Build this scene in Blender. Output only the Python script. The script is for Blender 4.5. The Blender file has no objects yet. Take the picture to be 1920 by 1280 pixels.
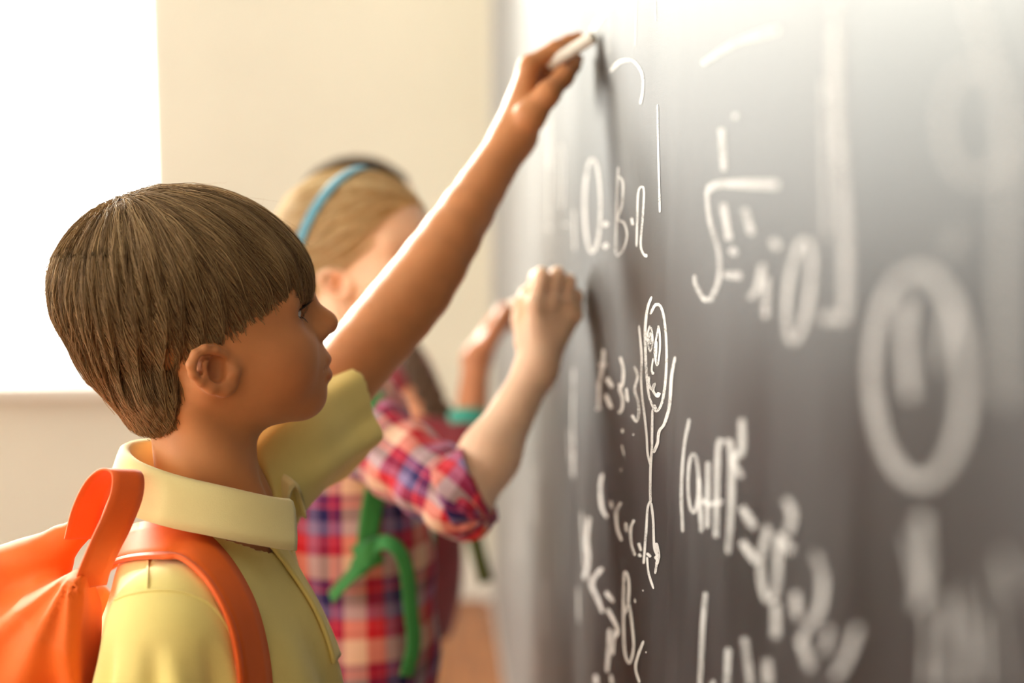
import bpy, math, random
import numpy as np
from mathutils import Vector, Matrix

rng = np.random.default_rng(7)
random.seed(7)
SC = bpy.context.scene
COL = SC.collection

# ------------------------------------------------------------------ camera
FPX = 2667.0                       # 50 mm lens on a 36 mm sensor, in pixels of the 1920 frame
CAM_H = 1.357
PITCH = math.radians(7.3)
YAW = math.atan(0.06)
fwd = np.array([math.sin(YAW) * math.cos(PITCH), math.cos(YAW) * math.cos(PITCH), -math.sin(PITCH)])
rgt = np.array([math.cos(YAW), -math.sin(YAW), 0.0])
upv = np.cross(rgt, fwd)
CAM = np.array([0.0, 0.0, CAM_H])
cam_data = bpy.data.cameras.new('camera')
cam = bpy.data.objects.new('camera', cam_data)
COL.objects.link(cam)
cam.matrix_world = Matrix(((rgt[0], upv[0], -fwd[0], CAM[0]), (rgt[1], upv[1], -fwd[1], CAM[1]),
                           (rgt[2], upv[2], -fwd[2], CAM[2]), (0, 0, 0, 1)))
cam_data.sensor_width = 36.0
cam_data.lens = 50.0
cam_data.clip_start = 0.05
cam_data.dof.use_dof = True
cam_data.dof.focus_distance = 1.06
cam_data.dof.aperture_fstop = 2.3
SC.camera = cam

# ------------------------------------------------------------------ world, lights, exposure
W = bpy.data.worlds.new('overcast_sky')
SC.world = W
W.use_nodes = True
bg = W.node_tree.nodes['Background']
bg.inputs['Color'].default_value = (1.0, 0.975, 0.935, 1)
bg.inputs['Strength'].default_value = 7.2
SC.view_settings.view_transform = 'Standard'
SC.view_settings.look = 'None'
SC.view_settings.exposure = 0.12
SC.view_settings.gamma = 1.0
SC.view_settings.use_curve_mapping = False

SUN = bpy.data.lights.new('hazy_sun', 'SUN')
SUN.energy = 8.0
SUN.angle = math.radians(15)
SUN.color = (1.0, 0.95, 0.84)
sun = bpy.data.objects.new('hazy_sun', SUN)
COL.objects.link(sun)
SUN_AZ, SUN_EL = math.radians(29), math.radians(18)
sun.rotation_euler = Vector((math.sin(SUN_AZ) * math.cos(SUN_EL), -math.cos(SUN_AZ) * math.cos(SUN_EL), -math.sin(SUN_EL))).to_track_quat('-Z', 'Z').to_euler()
sun.location = (-3.5, 6.0, 3.0)

ROOM_X0, BOARD_X, ROOM_Y0, ROOM_Y1, ROOM_H = -3.6, 0.1707, -1.9, 4.3, 3.5
WALL_X = BOARD_X + 0.022
BACK_WIN = (-3.2, -0.80, 0.70, 3.36)          # x0, x1, z0, z1 in the back wall
SIDE_WINS = [(-1.6, 0.9), (1.5, 2.6)]          # y ranges in the left wall
SIDE_Z = (0.85, 2.8)

def portal(name, loc, direction, sx, sy):
    l = bpy.data.lights.new(name, 'AREA')
    l.shape = 'RECTANGLE'; l.size = sx; l.size_y = sy
    l.cycles.is_portal = True
    o = bpy.data.objects.new(name, l)
    COL.objects.link(o)
    o.location = loc
    o.rotation_euler = Vector(direction).to_track_quat('-Z', 'Z').to_euler()
x0, x1, z0, z1 = BACK_WIN
portal('back_window_portal', ((x0 + x1) / 2, ROOM_Y1 + 0.21, (z0 + z1) / 2), (0, -1, 0), x1 - x0, z1 - z0)
for y0, y1 in SIDE_WINS:
    portal('side_window_portal', (ROOM_X0 - 0.21, (y0 + y1) / 2, sum(SIDE_Z) / 2), (1, 0, 0), y1 - y0, SIDE_Z[1] - SIDE_Z[0])

# ------------------------------------------------------------------ helpers: points
def P(px, py, Z):
    return CAM + Z * fwd + (px - 960.0) / FPX * Z * rgt + (640.0 - py) / FPX * Z * upv
def ray(px, py):
    d = fwd + (px - 960.0) / FPX * rgt + (640.0 - py) / FPX * upv
    return d / np.linalg.norm(d)
def on_board(px, py, lift=0.0004):
    d = ray(px, py)
    return CAM + d * ((BOARD_X - lift) / d[0])
def A(*v):
    return np.array(v, dtype=float)

# ------------------------------------------------------------------ helpers: scene objects
def tag(o, label=None, cat=None, group=None, kind=None):
    if label: o['label'] = label
    if cat: o['category'] = cat
    if group: o['group'] = group
    if kind: o['kind'] = kind
    return o
def empty(name, loc, label=None, cat=None, group=None):
    o = bpy.data.objects.new(name, None)
    o.empty_display_size = 0.1
    COL.objects.link(o)
    o.location = Vector(loc)
    o.matrix_world = Matrix.Translation(Vector(loc))
    return tag(o, label, cat, group)
def link(name, me, mats, parent=None, smooth=True, kind=None):
    o = bpy.data.objects.new(name, me)
    COL.objects.link(o)
    for m in (mats if isinstance(mats, (list, tuple)) else [mats]):
        me.materials.append(m)
    if smooth:
        me.polygons.foreach_set('use_smooth', np.ones(len(me.polygons), dtype=bool))
    if parent is not None:
        o.parent = parent
        w = parent
        t = Vector((0, 0, 0))
        while w is not None:
            t += w.location
            w = w.parent
        o.location = -t
    if kind: o['kind'] = kind
    return o
def pydata(name, v, f):
    me = bpy.data.meshes.new(name)
    me.from_pydata([tuple(map(float, p)) for p in v], [], [tuple(map(int, q)) for q in f])
    me.update()
    return me
def np_mesh(name, v, quads):
    me = bpy.data.meshes.new(name)
    v = np.ascontiguousarray(v, dtype=np.float32); q = np.ascontiguousarray(quads, dtype=np.int32)
    n = q.shape[1]
    me.vertices.add(len(v)); me.vertices.foreach_set('co', v.ravel())
    me.loops.add(q.size); me.loops.foreach_set('vertex_index', q.ravel())
    me.polygons.add(len(q))
    me.polygons.foreach_set('loop_start', np.arange(0, q.size, n, dtype=np.int32))
    me.polygons.foreach_set('loop_total', np.full(len(q), n, dtype=np.int32))
    me.update(calc_edges=True)
    me.validate()
    return me
def fattr(me, name, vals):
    a = me.attributes.new(name, 'FLOAT', 'POINT')
    a.data.foreach_set('value', np.ascontiguousarray(vals, dtype=np.float32))
def box_mesh(name, lo, hi, bevel=0.0):
    lo, hi = A(*lo), A(*hi)
    v = [(a, b, c) for a in (lo[0], hi[0]) for b in (lo[1], hi[1]) for c in (lo[2], hi[2])]
    f = [(0, 1, 3, 2), (4, 6, 7, 5), (0, 4, 5, 1), (2, 3, 7, 6), (0, 2, 6, 4), (1, 5, 7, 3)]
    me = pydata(name, v, f)
    if bevel:
        import bmesh
        bm = bmesh.new(); bm.from_mesh(me)
        bmesh.ops.bevel(bm, geom=bm.edges[:], offset=bevel, segments=2, affect='EDGES', profile=0.5)
        bm.to_mesh(me); bm.free()
    return me
def box(name, lo, hi, mat, parent=None, bevel=0.0, kind=None):
    return link(name, box_mesh(name, lo, hi, bevel), mat, parent, smooth=False, kind=kind)

def catmull(pts, n):
    pts = np.asarray(pts, float)
    if len(pts) < 3:
        t = np.linspace(0, 1, n)[:, None]
        return pts[0] * (1 - t) + pts[-1] * t
    q = np.vstack([2 * pts[0] - pts[1], pts, 2 * pts[-1] - pts[-2]])
    seg = len(pts) - 1
    out = []
    for u in np.linspace(0, seg - 1e-9, n):
        i = int(u); t = u - i
        p0, p1, p2, p3 = q[i], q[i + 1], q[i + 2], q[i + 3]
        out.append(0.5 * (2 * p1 + (p2 - p0) * t + (2 * p0 - 5 * p1 + 4 * p2 - p3) * t * t + (3 * p1 - p0 - 3 * p2 + p3) * t ** 3))
    return np.array(out)
def slab(name, a, b, nrm, thick, mat, parent, kind=None, bulge=0.0, m=5):
    """A band between edge lines a and b (n x 3 each), as thick as cloth or webbing."""
    a, b = np.asarray(a), np.asarray(b)
    n = len(a)
    nrm = np.asarray(nrm)
    if nrm.ndim == 1: nrm = np.repeat(nrm[None], n, 0)
    nrm = nrm / np.linalg.norm(nrm, axis=1)[:, None]
    rows = []
    ts = np.linspace(0, 1, m)
    for t in ts:
        rows.append(a * (1 - t) + b * t + nrm * (thick / 2 + bulge * 4 * t * (1 - t)))
    for t in ts[::-1]:
        rows.append(a * (1 - t) + b * t - nrm * (thick / 2 - bulge * 4 * t * (1 - t)))
    R = np.stack(rows, 1)
    k = R.shape[1]
    v = R.reshape(-1, 3)
    i, j = np.meshgrid(np.arange(n - 1), np.arange(k), indexing='ij')
    j2 = (j + 1) % k
    q = np.stack([i * k + j, i * k + j2, (i + 1) * k + j2, (i + 1) * k + j], -1).reshape(-1, 4)
    f = [tuple(x) for x in q] + [tuple(range(k))[::-1], tuple((n - 1) * k + x for x in range(k))]
    me = pydata(name, v, f)
    o = link(name, me, mat, parent, True, kind)
    return o
def ribbon(name, pts, width_dir, width, thick, mat, parent, n=40, kind=None):
    c = catmull(pts, n)
    wd = catmull(width_dir, n) if np.ndim(width_dir) == 2 else np.repeat(np.asarray(width_dir, float)[None], n, 0)
    tan = np.gradient(c, axis=0)
    tan /= np.linalg.norm(tan, axis=1)[:, None]
    wd = wd - tan * (wd * tan).sum(1)[:, None]
    wd /= np.linalg.norm(wd, axis=1)[:, None]
    nr = np.cross(tan, wd)
    return slab(name, c - wd * width / 2, c + wd * width / 2, nr, thick, mat, parent, kind)
def tubes(strands, radii, sides=3):
    """strands: (S, n, 3); radii: (S, n). One mesh of thin tapering tubes."""
    S, n, _ = strands.shape
    tan = np.gradient(strands, axis=1)
    tan /= np.linalg.norm(tan, axis=2)[..., None] + 1e-12
    ref = np.where(np.abs(tan[..., 2:3]) > 0.9, np.array([1.0, 0, 0]), np.array([0, 0, 1.0]))
    a = np.cross(tan, ref); a /= np.linalg.norm(a, axis=2)[..., None] + 1e-12
    b = np.cross(tan, a)
    rings = []
    for k in range(sides):
        th = 2 * math.pi * k / sides
        rings.append(strands + (a * math.cos(th) + b * math.sin(th)) * radii[..., None])
    v = np.stack(rings, 2)                        # S, n, sides, 3
    s, i, k = np.meshgrid(np.arange(S), np.arange(n - 1), np.arange(sides), indexing='ij')
    k2 = (k + 1) % sides
    base = s * n * sides
    q = np.stack([base + i * sides + k, base + i * sides + k2, base + (i + 1) * sides + k2, base + (i + 1) * sides + k], -1).reshape(-1, 4)
    return v.reshape(-1, 3), q

# ------------------------------------------------------------------ helpers: implicit shapes
def smin(a, b, k):
    h = np.clip(0.5 + 0.5 * (b - a) / k, 0, 1)
    return b * (1 - h) + a * h - k * h * (1 - h)
def smax(a, b, k):
    return -smin(-a, -b, k)
def cap(p, a, b, ra, rb):
    a, b = np.asarray(a, float), np.asarray(b, float)
    ab = b - a
    t = np.clip(((p - a) @ ab) / (ab @ ab + 1e-12), 0, 1)
    return np.linalg.norm(p - a - t[:, None] * ab, axis=1) - (ra + (rb - ra) * t)
def ell(p, c, r):
    q = p - np.asarray(c, float)
    r = np.asarray(r, float)
    k0 = np.linalg.norm(q / r, axis=1)
    k1 = np.linalg.norm(q / (r * r), axis=1) + 1e-9
    return np.where(k0 < 0.15, k0 * min(r) - min(r), k0 * (k0 - 1) / k1)
def rbox(p, c, h, r):
    q = np.abs(p - np.asarray(c, float)) - (np.asarray(h, float) - r)
    return np.linalg.norm(np.maximum(q, 0), axis=1) + np.minimum(q.max(1), 0) - r
def sph(p, c, r):
    return np.linalg.norm(p - np.asarray(c, float), axis=1) - r
def chain(p, pts, rad, k=0.004):
    d = None
    for i in range(len(pts) - 1):
        e = cap(p, pts[i], pts[i + 1], rad[i], rad[i + 1])
        d = e if d is None else smin(d, e, k)
    return d
def pl(p, c, n):
    n = np.asarray(n, float); n = n / np.linalg.norm(n)
    return (p - np.asarray(c, float)) @ n

def near(p, c, r, m, fn):
    """fn(p) inside a ball round c, a safe lower bound outside it (the shape keeps m inside the ball)."""
    dist = np.linalg.norm(p - np.asarray(c, float), axis=1)
    d = dist - r + m
    i = dist < r
    if i.any(): d[i] = fn(p[i])
    return d
def sdf_mesh(f, lo, hi, h, L=4, slack=1.45):
    """Sparse surface nets over the zero level of f."""
    lo = np.asarray(lo, float)
    S = h * 2 ** L
    n = np.ceil((np.asarray(hi, float) - lo) / S).astype(int)
    ijk = np.stack(np.meshgrid(*[np.arange(x) for x in n], indexing='ij'), -1).reshape(-1, 3)
    size = S
    for lv in range(L + 1):
        d = f(lo + (ijk + 0.5) * size)
        ijk = ijk[np.abs(d) < size * 0.866 * slack + 0.0005]
        if lv < L:
            off = np.stack(np.meshgrid([0, 1], [0, 1], [0, 1], indexing='ij'), -1).reshape(-1, 3)
            ijk = (ijk[:, None] * 2 + off[None]).reshape(-1, 3)
            size /= 2
    ijk = ijk + 2
    M = 1 << 20
    key = lambda a: (a[..., 0] * M + a[..., 1]) * M + a[..., 2]
    off = np.stack(np.meshgrid([0, 1], [0, 1], [0, 1], indexing='ij'), -1).reshape(-1, 3)
    corners = ijk[:, None] + off[None]
    ck = key(corners)
    uk, inv = np.unique(ck.ravel(), return_inverse=True)
    uc = np.stack([uk // (M * M), (uk // M) % M, uk % M], -1)
    val = f(lo + (uc - 2) * h)
    cv = val[inv].reshape(-1, 8)
    act = (cv.min(1) < 0) & (cv.max(1) >= 0)
    ijk, cv = ijk[act], cv[act]
    edges = [(0, 1), (2, 3), (4, 5), (6, 7), (0, 2), (1, 3), (4, 6), (5, 7), (0, 4), (1, 5), (2, 6), (3, 7)]
    acc = np.zeros((len(ijk), 3)); cnt = np.zeros(len(ijk))
    for a, b in edges:
        m = (cv[:, a] < 0) != (cv[:, b] < 0)
        t = cv[:, a] / np.where(m, cv[:, a] - cv[:, b], 1)
        pt = off[a] + t[:, None] * (off[b] - off[a])
        acc += np.where(m[:, None], pt, 0); cnt += m
    V = lo + (ijk - 2 + acc / cnt[:, None]) * h
    kk = key(ijk)
    order = np.argsort(kk); ks = kk[order]
    quads = []
    for ax in range(3):
        e = np.zeros(3, int); e[ax] = 1
        o1 = np.zeros(3, int); o1[(ax + 1) % 3] = 1
        o2 = np.zeros(3, int); o2[(ax + 2) % 3] = 1
        c1 = (e[0] * 4 + e[1] * 2 + e[2])
        m = (cv[:, 0] < 0) != (cv[:, c1] < 0)
        base = ijk[m]; inside = cv[m, 0] < 0
        idx = []
        ok = np.ones(len(base), bool)
        for d in (np.zeros(3, int), -o1, -o1 - o2, -o2):
            k = key(base + d)
            pos = np.clip(np.searchsorted(ks, k), 0, len(ks) - 1)
            ok &= ks[pos] == k
            idx.append(order[pos])
        q = np.stack(idx, -1)
        q[~inside] = q[~inside][:, ::-1]
        quads.append(q[ok])
    return V, np.vstack(quads)
def grad(f, p, e=0.0008):
    g = np.stack([f(p + A(e, 0, 0)) - f(p - A(e, 0, 0)), f(p + A(0, e, 0)) - f(p - A(0, e, 0)), f(p + A(0, 0, e)) - f(p - A(0, 0, e))], -1)
    return g / (np.linalg.norm(g, axis=1)[:, None] + 1e-12)
def cast(f, pix, near=0.5, far=3.0, lift=0.002):
    """Where the lines of sight through the pixels first meet the shape f (misses keep the last depth)."""
    D = np.array([ray(x, y) for x, y in pix])
    t = np.full(len(D), near)
    for _ in range(70):
        d = f(CAM + D * t[:, None])
        t = np.minimum(t + np.maximum(d - lift, 0) * 0.8, far)
    bad = t > far - 0.01
    if bad.any() and not bad.all():
        g = np.where(~bad)[0]
        t[bad] = np.interp(np.where(bad)[0], g, t[g])
    return CAM + D * t[:, None]

# ------------------------------------------------------------------ helpers: materials
def lin(r, g, b):
    f = lambda c: (c / 255 / 12.92) if c / 255 <= 0.04045 else ((c / 255 + 0.055) / 1.055) ** 2.4
    return (f(r), f(g), f(b), 1.0)
class NT:
    def __init__(s, name):
        s.m = bpy.data.materials.new(name); s.m.use_nodes = True
        s.t = s.m.node_tree; s.b = s.t.nodes['Principled BSDF']
    def n(s, typ, **kw):
        n = s.t.nodes.new(typ)
        for k, v in kw.items(): setattr(n, k, v)
        return n
    def l(s, a, b): s.t.links.new(a, b)
    def set(s, **kw):
        for k, v in kw.items(): s.b.inputs[k.replace('_', ' ')].default_value = v
    def noise(s, scale, detail=4, vec=None, rough=0.55):
        n = s.n('ShaderNodeTexNoise'); n.inputs['Scale'].default_value = scale; n.inputs['Detail'].default_value = detail
        n.inputs['Roughness'].default_value = rough
        if vec is not None: s.l(vec, n.inputs['Vector'])
        return n
    def coord(s, scale=(1, 1, 1), kind='Object'):
        c = s.n('ShaderNodeTexCoord'); m = s.n('ShaderNodeMapping'); m.inputs['Scale'].default_value = scale
        s.l(c.outputs[kind], m.inputs['Vector']); return m.outputs['Vector']
    def ramp(s, fac, stops, interp='LINEAR'):
        r = s.n('ShaderNodeValToRGB'); r.color_ramp.interpolation = interp
        e = r.color_ramp.elements
        while len(e) < len(stops): e.new(0.5)
        for x, (p, c) in zip(e, stops): x.position = p; x.color = c if len(c) == 4 else (*c, 1)
        s.l(fac, r.inputs['Fac']); return r.outputs['Color']
    def bump(s, h, strength, dist):
        b = s.n('ShaderNodeBump'); b.inputs['Strength'].default_value = strength; b.inputs['Distance'].default_value = dist
        s.l(h, b.inputs['Height']); s.l(b.outputs['Normal'], s.b.inputs['Normal'])
def vary(c, k):
    return tuple(min(1, x * k) for x in c[:3]) + (1,)
def m_simple(name, c, rough=0.6, amp=0.08, scale=40, bump=0.0, bscale=300, **kw):
    t = NT(name)
    v = t.coord()
    n = t.noise(scale, 3, v)
    t.l(t.ramp(n.outputs['Fac'], [(0.3, vary(c, 1 - amp)), (0.7, vary(c, 1 + amp))]), t.b.inputs['Base Color'])
    t.set(Roughness=rough, **kw)
    if bump:
        t.bump(t.noise(bscale, 2, v).outputs['Fac'], bump, 0.001)
    return t.m
def m_cloth(name, c, amp=0.06, weave=900, bump=0.25, rough=0.85, sheen=0.3):
    t = NT(name)
    v = t.coord()
    n = t.noise(25, 4, v)
    t.l(t.ramp(n.outputs['Fac'], [(0.3, vary(c, 1 - amp)), (0.7, vary(c, 1 + amp))]), t.b.inputs['Base Color'])
    t.set(Roughness=rough, Sheen_Weight=sheen, Sheen_Roughness=0.5)
    t.bump(t.noise(weave, 2, v).outputs['Fac'], bump, 0.0006)
    return t.m
def m_skin(name, c, sss=0.12):
    t = NT(name)
    v = t.coord()
    n = t.noise(30, 4, v)
    base = t.ramp(n.outputs['Fac'], [(0.3, vary(c, 0.93)), (0.7, vary(c, 1.06))])
    at = t.n('ShaderNodeAttribute', attribute_name='rosy')
    mx = t.n('ShaderNodeMix', data_type='RGBA')
    t.l(at.outputs['Fac'], mx.inputs['Factor']); t.l(base, mx.inputs[6])
    mx.inputs[7].default_value = (min(1, c[0] * 0.92), c[1] * 0.62, c[2] * 0.6, 1)
    t.l(mx.outputs[2], t.b.inputs['Base Color'])
    t.set(Roughness=0.5, Subsurface_Weight=sss, Subsurface_Scale=0.006, Sheen_Weight=0.12, Sheen_Roughness=0.4)
    t.b.inputs['Subsurface Radius'].default_value = (1.0, 0.35, 0.2)
    t.b.inputs['Specular IOR Level'].default_value = 0.4
    t.bump(t.noise(900, 2, v).outputs['Fac'], 0.12, 0.0004)
    return t.m
def m_hair(name, dark, light, rough=0.42):
    t = NT(name)
    at = t.n('ShaderNodeAttribute', attribute_name='tone')
    col = t.ramp(at.outputs['Fac'], [(0.0, dark), (1.0, light)])
    t.l(col, t.b.inputs['Base Color'])
    t.set(Roughness=rough)
    t.b.inputs['Specular IOR Level'].default_value = 0.4
    tr = t.n('ShaderNodeBsdfTranslucent'); t.l(col, tr.inputs['Color'])
    mx = t.n('ShaderNodeMixShader'); mx.inputs[0].default_value = 0.3
    out = t.t.nodes['Material Output']
    t.l(t.b.outputs[0], mx.inputs[1]); t.l(tr.outputs[0], mx.inputs[2]); t.l(mx.outputs[0], out.inputs['Surface'])
    return t.m

# ------------------------------------------------------------------ the room
M_WALL = m_simple('cream_wall_paint', lin(229, 226, 213), 0.85, 0.02, 3, 0.15, 250)
M_WALL_F = m_simple('tan_wall_paint', lin(206, 196, 176), 0.85, 0.02, 3, 0.15, 250)
M_WHITE = m_simple('white_gloss_paint', lin(238, 236, 230), 0.4, 0.015, 5)
M_CEIL = m_simple('white_ceiling_paint', lin(240, 238, 232), 0.9, 0.015, 4)
def m_floor():
    t = NT('varnished_wood')
    v = t.coord((14, 1.2, 1))
    n = t.noise(3, 5, v)
    t.l(t.ramp(n.outputs['Fac'], [(0.3, lin(126, 72, 38)), (0.7, lin(176, 112, 62))]), t.b.inputs['Base Color'])
    t.set(Roughness=0.35)
    return t.m
M_FLOOR = m_floor()
M_GAP = m_simple('dark_subfloor', lin(60, 38, 24), 0.8)
def m_glass():
    t = NT('window_glass')
    out = t.t.nodes['Material Output']
    tr = t.n('ShaderNodeBsdfTransparent'); tr.inputs[0].default_value = (0.97, 0.98, 0.97, 1)
    gl = t.n('ShaderNodeBsdfGlossy'); gl.inputs['Roughness'].default_value = 0.02
    mx = t.n('ShaderNodeMixShader'); mx.inputs[0].default_value = 0.04
    t.l(tr.outputs[0], mx.inputs[1]); t.l(gl.outputs[0], mx.inputs[2]); t.l(mx.outputs[0], out.inputs['Surface'])
    return t.m
M_GLASS = m_glass()

fl = box('floor', (ROOM_X0, ROOM_Y0, -0.08), (WALL_X, ROOM_Y1, -0.012), M_GAP, kind='structure')
_plank = {}
pw = 0.14
nx = int(math.ceil((WALL_X - ROOM_X0) / pw))
for i in range(nx):
    xa = ROOM_X0 + i * pw; xb = min(xa + pw - 0.002, WALL_X)
    cuts = [ROOM_Y0] + [ROOM_Y0 + 0.55 + 2.0 * k + (i * 0.73) % 1.4 for k in range(3)] + [ROOM_Y1]
    for ya, yb in zip(cuts[:-1], cuts[1:]):
        box('plank', (xa, ya, -0.012), (xb, yb - 0.002, -0.0005 - 0.0004 * ((i * 7) % 3)), M_FLOOR, fl)
box('ceiling', (ROOM_X0 - 0.2, ROOM_Y0 - 0.2, ROOM_H), (WALL_X + 0.2, ROOM_Y1 + 0.2, ROOM_H + 0.12), M_CEIL, kind='structure')

def boxes_mesh(name, parts, mat, kind):
    v, f = [], []
    for lo, hi in parts:
        b = len(v)
        v += [(a, c, d) for a in (lo[0], hi[0]) for c in (lo[1], hi[1]) for d in (lo[2], hi[2])]
        f += [tuple(b + k for k in q) for q in [(0, 1, 3, 2), (4, 6, 7, 5), (0, 4, 5, 1), (2, 3, 7, 6), (0, 2, 6, 4), (1, 5, 7, 3)]]
    return link(name, pydata(name, v, f), mat, None, False, kind)
T = 0.2
x0, x1, z0, z1 = BACK_WIN
boxes_mesh('wall_back', [((ROOM_X0 - T, ROOM_Y1, 0), (x0, ROOM_Y1 + T, ROOM_H)), ((x1, ROOM_Y1, 0), (WALL_X + T, ROOM_Y1 + T, ROOM_H)),
                         ((x0, ROOM_Y1, 0), (x1, ROOM_Y1 + T, z0)), ((x0, ROOM_Y1, z1), (x1, ROOM_Y1 + T, ROOM_H))], M_WALL, 'structure')
boxes_mesh('wall_right', [((WALL_X, ROOM_Y0, 0), (WALL_X + T, ROOM_Y1, ROOM_H))], M_WALL, 'structure')
boxes_mesh('wall_front', [((ROOM_X0 - T, ROOM_Y0 - T, 0), (WALL_X + T, ROOM_Y0, ROOM_H))], M_WALL_F, 'structure')
ys = [ROOM_Y0] + [y for w in SIDE_WINS for y in w] + [ROOM_Y1]
lw = []
for k in range(0, len(ys), 2):
    lw.append(((ROOM_X0 - T, ys[k], 0), (ROOM_X0, ys[k + 1], ROOM_H)))
for a, b in SIDE_WINS:
    lw += [((ROOM_X0 - T, a, 0), (ROOM_X0, b, SIDE_Z[0])), ((ROOM_X0 - T, a, SIDE_Z[1]), (ROOM_X0, b, ROOM_H))]
boxes_mesh('wall_left', lw, M_WALL, 'structure')

def window(n, org, u, length, zz0, zz1, nrm):
    """u: along the wall, nrm: out of the room."""
    u, nrm, org = A(*u), A(*nrm), A(*org)
    e = empty('window_%d' % n, org + A(0, 0, zz0)); e['kind'] = 'structure'
    def bx(name, a0, a1, d0, d1, h0, h1, mat, par):
        p, q = org + u * a0 + nrm * d0, org + u * a1 + nrm * d1
        lo = np.minimum(p, q); hi = np.maximum(p, q)
        return box(name, (lo[0], lo[1], h0), (hi[0], hi[1], h1), mat, par, 0.003)
    s = 0.05
    bx('frame_rail', 0, length, 0.15, 0.19, zz0, zz0 + s, M_WHITE, e)
    bx('frame_rail', 0, length, 0.15, 0.19, zz1 - s, zz1, M_WHITE, e)
    nb = 2
    for k in range(nb + 1):
        c = k * length / nb
        a = min(max(c - 0.02, 0), length - 0.04)
        bx('frame_stile', a, a + 0.04, 0.151, 0.189, zz0 + s, zz1 - s, M_WHITE, e)
    for k in range(nb):
        bx('pane', k * length / nb + 0.02, (k + 1) * length / nb - 0.02, 0.168, 0.172, zz0 + s, zz1 - s, M_GLASS, e)
    bx('window_sill', -0.06, length + 0.06, -0.09, -0.0005, zz0 - 0.035, zz0, M_WHITE, e)
    bx('sill_board', 0.001, length - 0.001, 0.0, 0.149, zz0 + 0.0005, zz0 + 0.006, M_WHITE, e)
window(1, (x0, ROOM_Y1, 0), (1, 0, 0), x1 - x0, z0, z1, (0, 1, 0))
for k, (a, b) in enumerate(SIDE_WINS):
    window(k + 2, (ROOM_X0, a, 0), (0, 1, 0), b - a, SIDE_Z[0], SIDE_Z[1], (-1, 0, 0))
box('baseboard_back', (ROOM_X0, ROOM_Y1 - 0.02, 0), (WALL_X, ROOM_Y1 - 0.0005, 0.13), M_WHITE, None, 0.004, 'structure')
box('baseboard_left', (ROOM_X0 + 0.0005, ROOM_Y0, 0), (ROOM_X0 + 0.02, ROOM_Y1 - 0.021, 0.13), M_WHITE, None, 0.004, 'structure')

# ------------------------------------------------------------------ the chalkboard and what is written on it
def m_board():
    t = NT('slate_board')
    v = t.coord((1, 7, 0.7))
    n1 = t.noise(2.2, 4, v, 0.5)
    v2 = t.coord((1, 2.0, 1.2))
    n2 = t.noise(2.5, 4, v2)
    mul = t.n('ShaderNodeMath', operation='MULTIPLY'); t.l(n1.outputs['Fac'], mul.inputs[0]); t.l(n2.outputs['Fac'], mul.inputs[1])
    dark = t.ramp(mul.outputs[0], [(0.12, lin(24, 22, 24)), (0.44, lin(54, 52, 54))])
    # the far end of the board is grey with wiped-off chalk
    sx = t.n('ShaderNodeSeparateXYZ'); t.l(t.coord(), sx.inputs[0])
    n3 = t.noise(1.5, 3, t.coord((1, 3, 0.8)))
    ad = t.n('ShaderNodeMath', operation='ADD'); t.l(sx.outputs['Y'], ad.inputs[0]); t.l(n3.outputs['Fac'], ad.inputs[1])
    mr = t.n('ShaderNodeMapRange'); mr.inputs['From Min'].default_value = 2.0; mr.inputs['From Max'].default_value = 2.9; mr.inputs['To Max'].default_value = 0.55
    t.l(ad.outputs[0], mr.inputs['Value'])
    mx = t.n('ShaderNodeMix', data_type='RGBA'); t.l(mr.outputs[0], mx.inputs['Factor']); t.l(dark, mx.inputs[6]); mx.inputs[7].default_value = lin(168, 166, 164)
    t.l(mx.outputs[2], t.b.inputs['Base Color'])
    t.l(t.ramp(mul.outputs[0], [(0.15, (0.40,) * 3), (0.45, (0.50,) * 3)]), t.b.inputs['Roughness'])
    t.b.inputs['Specular IOR Level'].default_value = 0.26
    g = t.noise(900, 2, t.coord())
    t.bump(g.outputs['Fac'], 0.25, 0.0005)
    return t.m
def m_chalk():
    t = NT('chalk_marks')
    v = t.coord((1, 0.35, 1))
    n = t.noise(900, 2, v)
    n2 = t.noise(60, 3, v)
    add = t.n('ShaderNodeMath', operation='ADD'); t.l(n.outputs['Fac'], add.inputs[0]); t.l(n2.outputs['Fac'], add.inputs[1])
    cov = t.ramp(add.outputs[0], [(0.78, (0.35,) * 3), (0.98, (1,) * 3)])
    at = t.n('ShaderNodeAttribute', attribute_name='cover')
    ml = t.n('ShaderNodeMath', operation='MULTIPLY'); t.l(cov, ml.inputs[0]); t.l(at.outputs['Fac'], ml.inputs[1])
    t.l(ml.outputs[0], t.b.inputs['Alpha'])
    t.set(Base_Color=lin(243, 240, 238), Roughness=0.95)
    return t.m
M_BOARD, M_CHALK = m_board(), m_chalk()
M_CHALKSTICK = m_simple('white_chalk', lin(240, 236, 226), 0.9, 0.03, 200, 0.2, 600)
M_ALU = m_simple('grey_aluminium', lin(196, 194, 190), 0.4, 0.03, 20, 0, 1, Metallic=0.6)
B_Y0, B_Y1, B_Z0, B_Z1 = -1.2, 3.62, 0.22, 2.05
board = empty('chalkboard', (BOARD_X, 1.2, B_Z0), 'long dark grey chalkboard on the right wall covered in white chalk writing', 'chalkboard')
box('writing_surface', (BOARD_X, B_Y0, B_Z0), (WALL_X - 0.0005, B_Y1, B_Z1), M_BOARD, board)
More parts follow.
